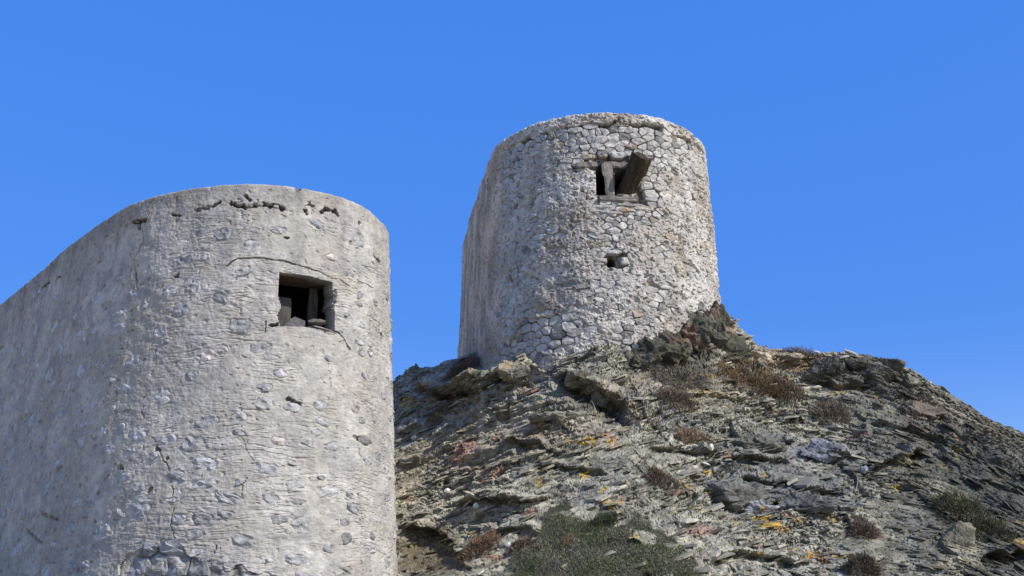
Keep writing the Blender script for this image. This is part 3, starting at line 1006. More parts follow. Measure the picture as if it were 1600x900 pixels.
for i, (px, py, w, h, c) in enumerate([(945, 323, .62, .10, (.33, .32, .29)), (985, 321, .9, .09, (.36, .34, .3)), (1004, 327, .62, .13, (.4, .37, .3)), (935, 331, .5, .08, (.3, .29, .27)),
                                       (975, 328, .35, .15, (.38, .27, .18)), (960, 333, .5, .09, (.34, .32, .29)), (914, 318, .22, .14, (.33, .31, .28)),
                                       (957, 395, .40, .12, (.4, .39, .37)), (978, 409, .30, .22, (.40, .38, .33)), (938, 408, .34, .16, (.4, .37, .33)), (936, 414, .3, .09, (.36, .34, .3)),
                                       (916, 244, .36, .16, (.3, .27, .2)), (943, 242, .26, .17, (.36, .34, .28)), (965, 243, .4, .2, (.38, .37, .34))]):
    s, z = W2.find(px, py)
    k = 10
    rr = np.random.RandomState(i + 60)
    ang = np.linspace(0, 2 * pi, k, endpoint=False)
    cs, sn_ = np.cos(ang), np.sin(ang)
    op = np.stack([np.sign(cs) * np.abs(cs) ** .55 * w / 2 * rr.uniform(.88, 1.08, k), np.sign(sn_) * np.abs(sn_) ** .55 * h / 2 * rr.uniform(.88, 1.08, k)], 1)
    V, Fq = blob_on(W2, s, z, op, low2, 0.06, 500 + i, rings=((1.02, -.16), (1.0, 0.1), (.84, .8), (.45, 1.0)))
    o_ = W2.pos(np.array([s]), np.array([z]))[0]
    me = mesh_py('stone', V - o_, Fq); colour_mesh(me, np.array(c))
    obj('stone', me, M['stone'], tower2, o_ - O2)

# the log that juts out of the opening (the old windmill axle)
def log_mesh(p0, p1, r0, r1, seed, nseg=22, k=20):
    ax = p1 - p0; L_ = np.linalg.norm(ax)
    V = []; Fc = []
    for i in range(nseg + 1):
        t = i / nseg
        for j in range(k):
            a = 2 * pi * j / k
            rr = r0 + (r1 - r0) * t
            q = np.array([[cos(a) * 2.3, sin(a) * 2.3, t * L_ * 1.2]])
            rr *= 1 + 0.22 * noise(q, seed)[0] + 0.22 * noise(q * np.array([2.7, 2.7, 1.2]), seed + 1)[0]
            if t > .72: rr *= 1.10 + 0.18 * noise(q * 3.0, seed + 2)[0]
            V.append((cos(a) * rr, sin(a) * rr, t * L_ + (0.05 * noise(q * 2, seed + 3)[0] if i in (0, nseg) else 0)))
    for i in range(nseg):
        for j in range(k):
            a = i * k + j; b = i * k + (j + 1) % k
            Fc.append((a, b, b + k, a + k))
    V.append((0, 0, -0.02)); V.append((0.02, 0, L_ - .05))
    for j in range(k):
        Fc.append((len(V) - 2, (j + 1) % k, j)); Fc.append((len(V) - 1, nseg * k + j, nseg * k + (j + 1) % k))
    return np.array(V), Fc
pb = on2(973, 300, -0.25) + np.array([-.05, .25, -.25])
tip = on2(1000, 300, 0.0)
d_ = ray(1003, 244)
pt = d_ / d_[1] * (on2(975, 290, 0.0)[1] - 0.36)
M['log'] = wood_mat('dark_mossy_log', (0.022, 0.016, 0.011), (0.13, 0.092, 0.055), 0.12)
V, Fq = log_mesh(pb, pt, 0.22, 0.27, 61)
log = obj('log', mesh_py('log', V, Fq), M['log'])
place(log, pb, X=(1, 0, 0), Z=pt - pb)
tag(log, 'thick weathered log jutting out of the opening of the far tower', 'log')

# ================================================================== THE HILL
ctrl = [  # (photo x, photo y, metres ahead) where the rock was seen; carried over to world points
    (560, 960, 27.0), (620, 900, 28.6), (620, 800, 31.5), (620, 700, 34.5), (618, 640, 36.5), (622, 588, 38.5), (690, 578, 37.5),
    (700, 900, 27.2), (700, 800, 30.2), (700, 700, 33.2), (705, 620, 35.2),
    (735, 553, 36.4), (790, 552, 34.0), (800, 640, 32.0), (800, 740, 29.6), (800, 830, 27.8), (800, 900, 26.6),
    (860, 560, 32.5), (930, 570, 31.5), (900, 690, 29.6), (920, 780, 27.8), (930, 900, 25.7),
    (985, 568, 31.7), (1010, 640, 30.6), (1050, 720, 29.0), (1050, 800, 27.2), (1050, 900, 25.4),
    (1050, 590, 32.0), (1050, 575, 32.4), (1060, 524, 32.75), (1110, 488, 33.6), (1135, 492, 33.9), (1140, 560, 33.0), (1150, 592, 32.5),
    (1170, 535, 34.6), (1200, 548, 35.0), (1250, 552, 35.0), (1325, 558, 34.6), (1392, 566, 34.0),
    (1200, 620, 32.6), (1200, 700, 30.4), (1200, 800, 28.0), (1200, 900, 25.6),
    (1300, 610, 33.0), (1330, 690, 31.0), (1340, 800, 28.2), (1350, 900, 25.8),
    (1395, 600, 33.2), (1450, 604, 33.4), (1500, 634, 33.2), (1560, 668, 33.0), (1600, 684, 33.0), (1680, 715, 33.0), (1800, 760, 33.0),
    (1450, 700, 31.0), (1450, 800, 28.6), (1480, 900, 26.2), (1560, 760, 30.4), (1600, 830, 28.4), (1620, 900, 26.8), (1800, 900, 28.5)]
CW = [at(*c) for c in ctrl]
extra_pts = [(-8, 24.2, 1.8), (-5, 23.4, 1.75), (-2.6, 24.5, 1.9), (-10, 27, 1.95), (-14, 30, 2.2), (-12, 38, 4.0), (-6, 40, 7.0), (-18, 24, 0.6), (-20, 40, 1.0),
             (-8, 16, -0.8), (0, 16, -0.8), (8, 16, -0.8), (16, 16, -0.9), (0, 20.5, 0.4), (8, 20.5, 0.5), (14, 21, 0.3),
             (-8, 8, -1.8), (0, 8, -1.8), (10, 8, -1.8), (20, 18, -1.0), (24, 26, 0.5), (24, 34, 1.5),
             (0, 37.5, 9.2), (3, 37, 9.0), (4.8, 35.2, 9.6), (2, 42, 9.4), (-1.5, 45, 8.8), (5, 40, 9.2), (9, 39, 8.2), (13, 38, 5.5), (17, 38, 3.6), (-4, 42, 8.4), (-6, 46, 6.6),
             (2, 50, 7.5), (10, 48, 5.0), (20, 48, 1.0), (-14, 48, 2.0), (0, 62, 1.0), (14, 62, -1.0), (-20, 60, -1.5), (26, 60, -2.0), (26, 44, 0.0), (-24, 32, -0.5), (-26, 46, -1.5), (-22, 16, -1.8)]
for q in ((-2.3, 28.7), (-3.0, 30.5), (-4, 33.5), (-8, 35)):
    extra_pts.append((q[0], q[1], 2.6 + (q[1] - 28.7) * 0.62 if q[0] > -5 else 3.6))
K = np.vstack([np.array(CW), np.array(extra_pts, float)])

def tps(r2): return 0.5 * r2 * np.log(r2 + 1e-9)
_D = ((K[:, None, :2] - K[None, :, :2]) ** 2).sum(-1)
_A = tps(_D) + np.eye(len(K)) * 0.02
_Pm = np.c_[np.ones(len(K)), K[:, :2]]
_M = np.block([[_A, _Pm], [_Pm.T, np.zeros((3, 3))]])
_w = np.linalg.solve(_M, np.r_[K[:, 2], 0, 0, 0])
def hill_z(x, y):
    z = _w[-3] + _w[-2] * x + _w[-1] * y
    for (kx, ky, _), w in zip(K, _w[:len(K)]):
        z = z + w * tps((x - kx) ** 2 + (y - ky) ** 2)
    return z

u_d = np.linspace(-0.105, 0.425, 860)
u_all = np.r_[np.linspace(-0.95, -0.115, 60), u_d, np.linspace(0.4265, 0.60, 150), np.linspace(0.61, 1.05, 30)]
y_all = np.r_[np.linspace(8, 22.3, 44), np.arange(22.4, 39.0, 0.036), np.linspace(39.2, 72, 50)]
UU, YY = np.meshgrid(u_all, y_all)
hn_u, hn_y = len(u_all), len(y_all)
Y_ = YY.ravel(); X_ = UU.ravel() * Y_
_ic = np.unique(np.r_[np.arange(0, hn_y, 5), hn_y - 1]); _jc = np.unique(np.r_[np.arange(0, hn_u, 5), hn_u - 1])
_zc = hill_z((UU * YY)[np.ix_(_ic, _jc)].ravel(), YY[np.ix_(_ic, _jc)].ravel()).reshape(len(_ic), len(_jc))
_z1 = np.stack([np.interp(np.arange(hn_u), _jc, row) for row in _zc])
Z_ = np.stack([np.interp(np.arange(hn_y), _ic, _z1[:, j]) for j in range(hn_u)], 1).ravel()
e_ = 0.25
# slopes on the grid by differences of neighbouring rows
Zg = Z_.reshape(hn_y, hn_u); Xg = X_.reshape(hn_y, hn_u)
dz_du = np.gradient(Zg, axis=1) / np.gradient(Xg, axis=1)
dzy = np.gradient(Zg, y_all, axis=0) - dz_du * np.gradient(Xg, y_all, axis=0)
HN = np.stack([-dz_du.ravel(), -dzy.ravel(), np.ones(len(X_))], 1)
HN /= np.linalg.norm(HN, axis=1)[:, None]
HP = np.stack([X_, Y_, Z_], 1)
PX = proj(HP)                                    # only to look up where features seen in the photo stand

def dip(x):
    return np.interp(x, [-4, 0, 4, 7, 9, 10.5, 13], [.42, .36, .25, .18, -.12, -.55, -.9])
_gx = np.linspace(-60, 60, 2401); _gz = np.cumsum(dip(_gx)) * 0.05
def strata(P):
    return P[:, 2] - np.interp(P[:, 0], _gx, _gz) - 0.22 * (P[:, 1] - 30) + 0.45 * noise(P * 0.22, 301) + 0.14 * noise(P * 0.7, 302) + 0.03 * noise(P * 2.2, 303)

def blocks(P, s, th, L, seed):
    sw = s / th + 0.55 * noise(P / (L * 1.1), seed + 1)
    k = np.floor(sw); fs = sw - k
    o = 0 * k
    rk = rnd(k, o, o, seed + 2)
    a = (P[:, 0] + 0.5 * P[:, 1] + 0.35 * L * noise(P / (L * 0.8), seed + 3)) / (L * (0.55 + 0.9 * rk)) + rk * 37
    i = np.floor(a); fa = a - i
    b = (P[:, 1] * .8 - 0.6 * P[:, 0] + 0.35 * L * noise(P / (L * 0.8) + 5, seed + 4)) / (L * 1.1) + rk * 91
    j = np.floor(b); fb = b - j
    r1 = rnd(k, i, j, seed + 5); r2 = rnd(k, i, j, seed + 6) - .5; r3 = rnd(k, i, j, seed + 7) - .5
    d = (r1 - .5) + 0.8 * r2 * (fa - .5) + 0.9 * r3 * (fs - .5) + 0.5 * (fs - .5)
    gap = np.minimum(np.minimum(fs, 1 - fs) * th, np.minimum(fa, 1 - fa) * L)
    return d, r1, gap, rk

S_ = strata(HP)
d1, c1, g1, k1 = blocks(HP, S_, .62, 1.7, 310)
rg_m = fbm(HP * 0.45, 2, 371)                    # rougher and smoother stretches
amp = 0.45 + 0.75 * sst(-.45, .45, rg_m)
near = 0.35 + .65 * sst(20, 23, Y_)
D = (0.20 * d1 * amp + 0.14 * noise(HP * 0.8, 381)) * near

# larger shapes recognisable in the photograph
frame = (PX[:, 0] > 540) & (PX[:, 0] < 1700) & (PX[:, 1] > 440) & (PX[:, 1] < 960) & (Y_ > 22) & (Y_ < 40)
fi = np.nonzero(frame)[0]
_wn = np.stack([noise(HP[fi] * 1.6, 391), noise(HP[fi] * 1.6, 392)], 1)
def px_poly_mask(pts, feather=10):
    p = np.array(pts, float)
    m = np.zeros(len(HP))
    lo, hi = p.min(0) - feather * 2, p.max(0) + feather * 2
    k = np.nonzero(((PX[fi] > lo) & (PX[fi] < hi)).all(1))[0]
    q = PX[fi[k]] + _wn[k] * feather * 1.2
    ins = inside(p, q[:, 0], q[:, 1])
    dd = dseg(q[:, 0], q[:, 1], np.vstack([p, p[:1]]))
    m[fi[k]] = np.where(ins, 1 - .5 * sst(feather, 0, dd), .5 * sst(feather, 0, dd))
    return m
def ledge(lip, height, amt, recess=0.5, rec_h=18):
    """a bed that stands proud above its lip and overhangs what is below it"""
    lip = np.array(lip, float)
    q = PX[fi] + np.stack([noise(HP[fi] * 1.8, 395), noise(HP[fi] * 2.4, 396)], 1) * 9
    yl = np.interp(q[:, 0], lip[:, 0], lip[:, 1])
    L0, L1 = lip[0, 0], lip[-1, 0]
    endf = sst(L0, L0 + 22, q[:, 0]) * sst(L1, L1 - 22, q[:, 0])
    dy = yl - q[:, 1]
    up = sst(-1.5, 2.5, dy) * sst(height, height * 0.25, dy)
    dn = sst(1.0, -2.0, dy) * sst(-rec_h, -rec_h * .35, dy)
    D[fi] += endf * amt * (.75 * up - recess * dn)
ledge([(640, 604), (690, 612), (735, 608), (770, 594), (808, 586), (850, 580)], 34, .42, .8, 14)
ledge([(862, 585), (890, 590), (925, 602), (955, 622), (990, 640)], 22, .38, 1.6, 42)
ledge([(985, 560), (1050, 560), (1110, 556), (1145, 560)], 62, .10, .3, 10)
ledge([(1262, 598), (1300, 604), (1350, 598), (1402, 585)], 34, .30, .6, 16)
ledge([(1340, 742), (1370, 728), (1420, 706), (1450, 700)], 14, .30, 1.2, 26)
ledge([(1530, 868), (1560, 862), (1620, 866)], 24, .3, 1.6, 28)
ledge([(622, 822), (660, 822), (700, 836), (728, 872), (740, 892)], 26, .20, 1.1, 60)
ledge([(1090, 762), (1140, 790), (1190, 794), (1240, 776), (1290, 772)], 26, .26, .8, 14)
ledge([(1010, 700), (1080, 706), (1160, 712), (1240, 722)], 18, .22, .8, 12)
ledge([(1150, 742), (1210, 760), (1290, 764), (1330, 760)], 22, .2, .8, 12)
ledge([(935, 855), (960, 846), (990, 850), (1010, 866)], 10, .2, .8, 14)
ledge([(1100, 880), (1150, 862), (1200, 870), (1260, 884)], 14, .22, 1.0, 16)
ledge([(780, 690), (830, 694), (880, 706)], 14, .18, .9, 10)
ledge([(830, 722), (880, 730), (960, 738)], 12, .16, .9, 10)
ledge([(700, 790), (760, 776), (830, 784), (870, 776)], 14, .2, .9, 12)
ledge([(760, 838), (800, 826), (850, 830)], 16, .22, .9, 14)
ledge([(1350, 660), (1420, 668), (1480, 690), (1520, 720)], 16, .2, .7, 12)
ledge([(1270, 700), (1300, 716), (1340, 716)], 26, .35, .6, 10)
ledge([(1060, 612), (1030, 622), (1100, 620), (1160, 628)], 10, .14, .6, 8)

# the drawn-out shape is pushed mostly outwards (towards the open air), a little upwards
hz_ = np.hypot(HN[:, 0], HN[:, 1])
DIR = np.stack([HN[:, 0] * .7, HN[:, 1] - .12, HN[:, 2] * np.clip(.85 - 1.6 * hz_, .03, 1)], 1); DIR /= np.linalg.norm(DIR, axis=1)[:, None]
H1P = HP + DIR * D[:, None]
S_ = strata(H1P)
d2, c2, g2, k2 = blocks(H1P, S_, .23, .75, 330)
d3, c3, g3, k3 = blocks(H1P, S_, .085, .30, 350)
d4, c4, g4, k4 = blocks(H1P, S_ + .02 * noise(H1P * 6, 359), .042, .13, 360)
DF = (0.14 * d2 + 0.10 * d3 + 0.065 * d4) * amp - 0.04 * sst(.03, 0, g2) - 0.03 * sst(.014, 0, g3)
BD = noise(np.stack([H1P[:, 0] * .22, H1P[:, 1] * .22, S_ * 3.6], 1), 388); BD2 = noise(np.stack([H1P[:, 0] * .5, H1P[:, 1] * .5, S_ * 9.5], 1), 389)
DF = DF + (.045 * np.clip(BD * 3, -1, 1) + .032 * np.clip(BD2 * 3, -1, 1))
DF = DF + 0.05 * noise(H1P * 2.6, 382) + 0.022 * fbm(H1P * 8.0, 2, 383)
HV = H1P + DIR * (DF * .8 * near)[:, None]

# colours of the rock itself, and the shade painted into its cleft
c_ol = np.array([0.215, 0.203, 0.143]); c_pale = np.array([0.355, 0.335, 0.250]); c_dk = np.array([0.108, 0.104, 0.076]); c_bl = np.array([0.185, 0.183, 0.165])
t1 = sst(-.45, .45, fbm(HP * 0.55, 3, 401))
HC = c_ol * (1 - t1[:, None]) + c_pale * t1[:, None]
def mixc(mask, c):
    global HC
    m = np.clip(mask, 0, 1)[:, None]
    HC = HC * (1 - m) + np.array(c) * m
mixc(sst(.05, .3, BD) * .35, c_pale); mixc(sst(-.05, -.3, BD) * .2, c_dk); mixc(sst(.1, .35, BD2) * .3, c_pale); mixc(sst(-.1, -.35, BD2) * .25, c_dk)
mixc((c2 > .72) * .45, c_pale); mixc((c2 < .22) * .5, c_dk); mixc((c3 > .8) * .5, (.48, .44, .33)); mixc((c3 < .2) * .5, c_dk); mixc((c4 > .75) * .35, c_pale); mixc((c4 < .25) * .35, c_dk)
mixc((k1 > .75) * .3, (.26, .2, .13)); mixc(sst(.1, .5, fbm(HP * .9, 3, 405)) * .5, c_bl)
mixc(sst(.25, .5, fbm(HP * 3.0, 3, 409)) * .7, c_dk)
mixc(sst(.30, .5, noise(HP * 1.3, 411)) * sst(0.1, .4, noise(HP * 4.0, 412)) * .8, (.32, .17, .10))
PM = px_poly_mask
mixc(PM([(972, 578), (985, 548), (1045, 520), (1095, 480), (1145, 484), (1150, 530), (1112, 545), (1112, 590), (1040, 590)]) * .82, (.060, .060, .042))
mixc(PM([(1005, 590), (1020, 560), (1048, 545), (1062, 560), (1050, 585)], 8) * .75 * sst(-.1, .3, noise(HP * 3, 421)), (.30, .12, .05))
mixc(PM([(1112, 520), (1124, 508), (1136, 530), (1132, 548), (1112, 545)], 5) * .8, (.33, .22, .16))
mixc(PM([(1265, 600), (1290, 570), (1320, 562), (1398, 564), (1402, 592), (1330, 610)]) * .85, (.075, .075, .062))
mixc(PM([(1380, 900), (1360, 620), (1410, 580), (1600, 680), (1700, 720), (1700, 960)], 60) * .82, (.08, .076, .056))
mixc(PM([(1090, 700), (1160, 690), (1340, 720), (1340, 800), (1240, 800), (1130, 780)], 25) * .6, (.11, .115, .11))
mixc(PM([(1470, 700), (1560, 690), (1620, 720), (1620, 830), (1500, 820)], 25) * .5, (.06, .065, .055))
mixc(PM([(1400, 800), (1440, 780), (1480, 900), (1420, 900)], 20) * .4, c_bl)
mixc(PM([(790, 905), (812, 858), (838, 830), (850, 806), (880, 797), (925, 815), (1000, 834), (1078, 872), (1105, 905)], 12) * .7, (.15, .145, .09))
mixc(PM([(625, 660), (700, 640), (730, 655), (680, 680), (625, 690)], 10) * .6, (.27, .27, .265))
mixc(PM([(620, 595), (690, 580), (700, 600), (620, 620)], 8) * .5, (.36, .33, .24))
mixc(PM([(622, 820), (700, 825), (735, 890), (700, 896), (622, 900)], 12) * .85, (.12, .095, .055))
mixc(PM([(870, 595), (940, 610), (985, 640), (985, 662), (940, 650), (890, 625)], 8) * .7, (.05, .045, .035))  # shade under the overhang painted into the cleft
mixc(PM([(1150, 545), (1235, 540), (1250, 560), (1180, 560)], 8) * .55, (.42, .37, .27))
mixc(PM([(1160, 560), (1210, 550), (1290, 565), (1290, 590), (1230, 575)], 8) * .5, (.30, .19, .09))
mixc(PM([(1225, 700), (1270, 695), (1325, 705), (1322, 720), (1240, 718)], 6) * .5, (.22, .222, .225))
mixc(PM([(1480, 845), (1520, 800), (1545, 850), (1500, 895), (1470, 880)], 10) * .6, (.36, .33, .23))
mixc(PM([(1440, 740), (1500, 760), (1545, 830), (1470, 800)], 12) * .5, (.33, .30, .2))
mixc(PM([(955, 850), (1100, 780), (1200, 840), (1180, 900), (1100, 900)], 25) * .3, (.40, .37, .28))
# bare broken faces, pink to rust
for pts, c in (([(712, 726), (704, 718), (722, 690), (738, 684), (748, 700), (734, 716)], (.46, .26, .17)), ([(792, 570), (808, 566), (814, 578), (804, 584)], (.52, .30, .13)),
               ([(812, 800), (834, 792), (838, 800), (816, 804)], (.36, .15, .10)), ([(1038, 772), (1060, 764), (1064, 772), (1044, 776)], (.33, .14, .10)),
               ([(1070, 828), (1100, 820), (1118, 826), (1112, 836), (1080, 836)], (.30, .17, .12)), ([(1410, 645), (1432, 622), (1462, 632), (1450, 655), (1424, 652)], (.36, .24, .17)),
               ([(1484, 682), (1496, 684), (1500, 696), (1490, 694)], (.36, .22, .16)), ([(965, 776), (976, 778), (974, 786)], (.5, .2, .13)),
               ([(1128, 705), (1136, 702), (1138, 714), (1130, 716)], (.42, .24, .16)), ([(650, 600), (668, 596), (672, 604), (655, 606)], (.46, .30, .19))):
    mixc(PM(pts, 3) * .65, c)
# yellow and orange lichen
lich = [(1190, 806, 16, 8), (1205, 822, 20, 8), (1232, 828, 12, 5), (1245, 812, 8, 5), (1198, 797, 14, 3), (1293, 812, 8, 5), (1290, 864, 12, 5), (1308, 868, 10, 4), (1270, 868, 14, 4),
        (1424, 717, 15, 5), (1398, 762, 8, 4), (1105, 740, 6, 4), (1073, 762, 5, 4), (956, 793, 5, 7), (884, 688, 9, 4), (916, 688, 14, 6), (915, 740, 7, 8), (1588, 848, 9, 6),
        (1162, 731, 5, 3), (945, 766, 8, 3), (1006, 664, 4, 3), (1086, 843, 5, 4), (1145, 819, 6, 3), (1240, 862, 10, 3), (640, 628, 18, 5), (1236, 787, 6, 3), (955, 690, 7, 5), (1184, 866, 5, 3)]
q_ = PX + np.stack([noise(HP * 6, 431), noise(HP * 6, 432)], 1) * 7
for (x, y, a, b) in lich:
    e = np.hypot((q_[:, 0] - x) / a, (q_[:, 1] - y) / b)
    m = sst(1.15, .8, e) * frame * sst(-.35, .05, noise(HP * 8, 433))
    mixc(m * .95 * sst(-.5, 0, noise(HP * 17, 434)), (.48, .31, .04))
mixc(sst(.42, .55, noise(HP * 3.3, 441)) * sst(.2, .4, noise(HP * .7, 442)) * frame * .6, (.36, .27, .07))
mixc(sst(0, 1, (72 - Y_) * 0 + (Y_ < 21)) * .6, (.3, .26, .19))

idx = np.arange(hn_y * hn_u).reshape(hn_y, hn_u)
HF = np.stack([idx[:-1, :-1], idx[:-1, 1:], idx[1:, 1:], idx[1:, :-1]], -1).reshape(-1, 4)
hill = tag(obj('hillside', mesh_np('hillside', HV, HF, HC), M['rock']), kind='structure')

HPX = proj(HV)
vis_i = np.nonzero(frame & ((HN * -HP).sum(1) > 0))[0]
def on_hill(px, py):
    """the rock point that was seen at a photo position (nearest to the camera)"""
    d = ((HPX[vis_i] - np.array([px, py])) ** 2).sum(1)
    c = vis_i[np.nonzero(d < 16)[0]]
    if len(c) == 0: c = vis_i[[np.argmin(d)]]
    i = c[np.argmin(HV[c, 1])]
    return HV[i], i

# flakes and slabs of schist lying in the beds
def strata_axes(p, r, wild=.13):
    g = float(dip(p[0]))
    n = np.array([-g, -0.22, 1.0]) + r.normal(0, wild, 3) * np.array([1, 1, .3]); n /= np.linalg.norm(n)
    x = np.array([1, r.uniform(-.9, .9), 0.0]); x -= n * (x @ n); x /= np.linalg.norm(x)
    return x, np.cross(n, x), n
def flake(r, a, b, t):
    k = r.randint(4, 7)
    ang = np.sort((np.arange(k) + r.uniform(-.33, .33, k)) * 2 * pi / k)
    rad = r.uniform(.75, 1.15, k)
    top = np.stack([np.cos(ang) * a / 2 * rad, np.sin(ang) * b / 2 * rad, np.full(k, t / 2)], 1)
    bot = top * np.array([1.04, 1.04, -1]) + r.uniform(-.06, .06, (k, 3)) * np.array([a, b, t * 2])
    V = np.vstack([top, bot])
    Fc = [tuple(range(k)), tuple(range(2 * k - 1, k - 1, -1))] + [(j, k + j, k + (j + 1) % k, (j + 1) % k) for j in range(k)]
    return V, Fc
r = np.random.RandomState(99)
dens = np.exp(1.6 * fbm(HP[vis_i] * 0.7, 2, 451))
dens *= 1 - .95 * px_poly_mask([(965, 580), (985, 545), (1045, 515), (1095, 475), (1150, 480), (1160, 560), (1060, 590)], 12)[vis_i]
dens *= 1 - .8 * px_poly_mask([(800, 900), (860, 800), (980, 810), (1100, 900)], 15)[vis_i]
cdf = np.cumsum(dens); cdf /= cdf[-1]
NF = 8000
pick = vis_i[np.searchsorted(cdf, r.rand(NF))]
sizes = 0.07 + 0.50 * r.rand(NF) ** 4.5
order = np.argsort(-sizes)
J = Joined()
slabs = 0
for n_, oi in enumerate(order):
    i = pick[oi]; a = sizes[oi]; p = HV[i]
    b = a * r.uniform(.35, .8); t = min(.06, max(.012, a * r.uniform(.05, .13)))
    X, Yv, Zv = strata_axes(p, r)
    V, Fc = flake(r, a, b, t)
    c = HC[i] * r.uniform(.75, 1.2) * (1.0 if r.rand() < .95 else 1.4)
    c = np.clip(c, 0.03, .55)
    o_ = p + HN[i] * r.uniform(-.03, .012)
    if slabs < 285 and a > .14:
        me = mesh_py('slab', V, Fc); colour_mesh(me, c)
        o = obj('rock_slab', me, M['slab'], hill)
        place(o, o_, X=X, Z=Zv)
        slabs += 1
    else:
        J.add(V @ np.stack([X, Yv, Zv]) + o_, Fc, c)
tag(J.build('rock_flakes', M['rock'], hill, np.zeros(3)), kind='stuff')

# ------------------------------------------------------------------ solid crags and boulders
def crag_mesh(name, O, size, seed, col, nu=84, nv=52, planes=13, beds=.05, accent=None, rough=None):
    """an angular rock: the space inside a set of random planes, split into beds"""
    r = np.random.RandomState(seed + 9000)
    n = r.normal(size=(planes, 3)); n[:, 2] *= .8; n /= np.linalg.norm(n, axis=1)[:, None]
    h = r.uniform(.62, 1.0, planes)
    th = np.linspace(0.02, pi - .02, nv); ph = np.linspace(0, 2 * pi, nu, endpoint=False)
    T, Pp = np.meshgrid(th, ph, indexing='ij')
    d = np.stack([np.sin(T) * np.cos(Pp), np.sin(T) * np.sin(Pp), np.cos(T)], -1).reshape(-1, 3)
    dn = d @ n.T
    rad = np.where(dn > .08, h / np.maximum(dn, .08), 9).min(1)
    rad = np.minimum(rad, 1.3)
    V = d * rad[:, None] * np.array(size) / 2
    g = float(dip(O[0])); tilt = np.array([-g, -.22, 1.0])
    W = V + O
    sd = strata(W)
    a2, q2, _, _ = blocks(W, sd, .17, .5, 530 + seed); a3, q3, _, _ = blocks(W, sd, .07, .22, 560 + seed)
    if rough is not None:                        # massive, knobbly rock instead of thin beds
        f = np.abs(noise(W * 3.1, 594)) * .34 + np.abs(noise(W * 6.0, 595)) * .13 + np.abs(noise(W * np.array([15, 15, 9]), 596)) * .035
        V = V + d * ((.16 - f) * rough)[:, None]
        a2 = a2 * .35; a3 = a3 * .25
    V = V + d * ((a2 * .11 + a3 * beds + .05 * noise(W * 2.2, 590) + .02 * fbm(W * 8, 2, 591)) * min(1, max(size) / 1.2))[:, None]
    c = np.array(col) * (1 + .35 * (q2 - .5) + .3 * (q3 - .5))[:, None] * (1 + .5 * fbm(W * 1.6, 2, 592))[:, None]
    if accent is not None:
        m = sst(.1, .4, noise(W * 2.1 + seed, 593))[:, None] * .75
        c = c * (1 - m) + np.array(accent) * m
    idx = np.arange(nv * nu).reshape(nv, nu)
    nx = np.roll(idx, -1, 1)
    Fq = np.stack([idx[:-1], idx[1:], nx[1:], nx[:-1]], -1).reshape(-1, 4)
    return mesh_np(name, V, Fq, np.clip(c, .02, .7))
def crag(px, py, size, seed, col, back=0.0, wall=False, parent=hill, name='outcrop', rot=None, accent=None, nu=84, nv=52, lift=0.0):
    p, i = on_hill(px, py)
    if wall: p = sz3(W2, min(px, 1108), py, -.05)[0]; p = at(px, py, min(p[1], 33.2))
    p = p + np.array([0, back, lift])
    o = obj(name, crag_mesh(name, p, size, seed, col, nu, nv, accent=accent, rough=.9 if wall else None), M['rock'], parent)
    o.location = tuple(p)
    return o
DK = (.088, .084, .060)
crag(1000, 570, (1.0, .9, .70), 4, DK, 0, True)
crag(1022, 555, (1.1, .9, .85), 3, (.075, .072, .05), 0, True)
crag(1050, 550, (1.1, 1.0, 1.1), 2, DK, 0, True, accent=(.28, .13, .06))
crag(1078, 530, (1.1, 1.0, 1.2), 31, (.085, .082, .055), 0, True, accent=(.22, .13, .08))
crag(1100, 525, (1.1, 1.0, 1.35), 1, DK, 0, True)
crag(1124, 515, (.8, .9, 1.1), 5, (.08, .076, .052), 0.1, True, accent=(.30, .21, .16))
crag(1142, 548, (.9, .8, .9), 6, (.075, .072, .05), .1)
crag(745, 590, (1.9, 1.3, .62), 7, (.22, .205, .15), .25)
crag(800, 578, (1.0, 1.0, .5), 8, (.25, .23, .17), .25, accent=(.42, .28, .15))
crag(700, 600, (1.2, 1.0, .42), 9, (.24, .22, .165), .2)
crag(905, 592, (.9, .9, .4), 10, (.17, .16, .115), .35)
crag(945, 620, (.8, .9, .55), 11, (.13, .12, .09), .35)
crag(1300, 580, (1.3, 1.1, .62), 12, (.09, .087, .07), .2)
crag(1365, 582, (1.1, 1.0, .60), 13, (.095, .09, .07), .2)
crag(1392, 578, (.75, .8, .5), 41, (.095, .09, .07), .05, lift=.05)
crag(1350, 572, (.9, .8, .4), 42, (.10, .095, .075), .1, lift=.05)
crag(1425, 597, (.7, .8, .4), 43, (.15, .14, .10), .15)
crag(1232, 560, (.8, .8, .35), 14, (.24, .20, .14), .2)
crag(1180, 552, (.9, .8, .35), 15, (.36, .32, .23), .2)
crag(1400, 720, (1.3, 1.1, .5), 16, (.14, .13, .09), .35)
crag(1180, 700, (1.7, 1.1, .55), 17, (.15, .145, .115), .35)
crag(1150, 775, (1.9, 1.2, .6), 18, (.135, .133, .115), .42)
crag(1270, 790, (1.5, 1.1, .55), 19, (.12, .12, .105), .38)
crag(660, 660, (1.5, 1.2, .6), 20, (.26, .255, .23), .42)
crag(1520, 740, (1.3, 1.1, .7), 21, (.095, .09, .075), .35)
crag(1440, 640, (1.1, 1.0, .5), 22, (.17, .14, .105), .35)
crag(1560, 720, (1.1, 1.0, .6), 23, (.095, .09, .075), .35)
crag(880, 650, (1.4, 1.1, .5), 24, (.25, .235, .18), .40)
crag(660, 720, (1.3, 1.1, .5), 25, (.18, .17, .12), .42)
crag(1500, 850, (1.0, 1.0, .8), 26, (.20, .185, .13), .35)

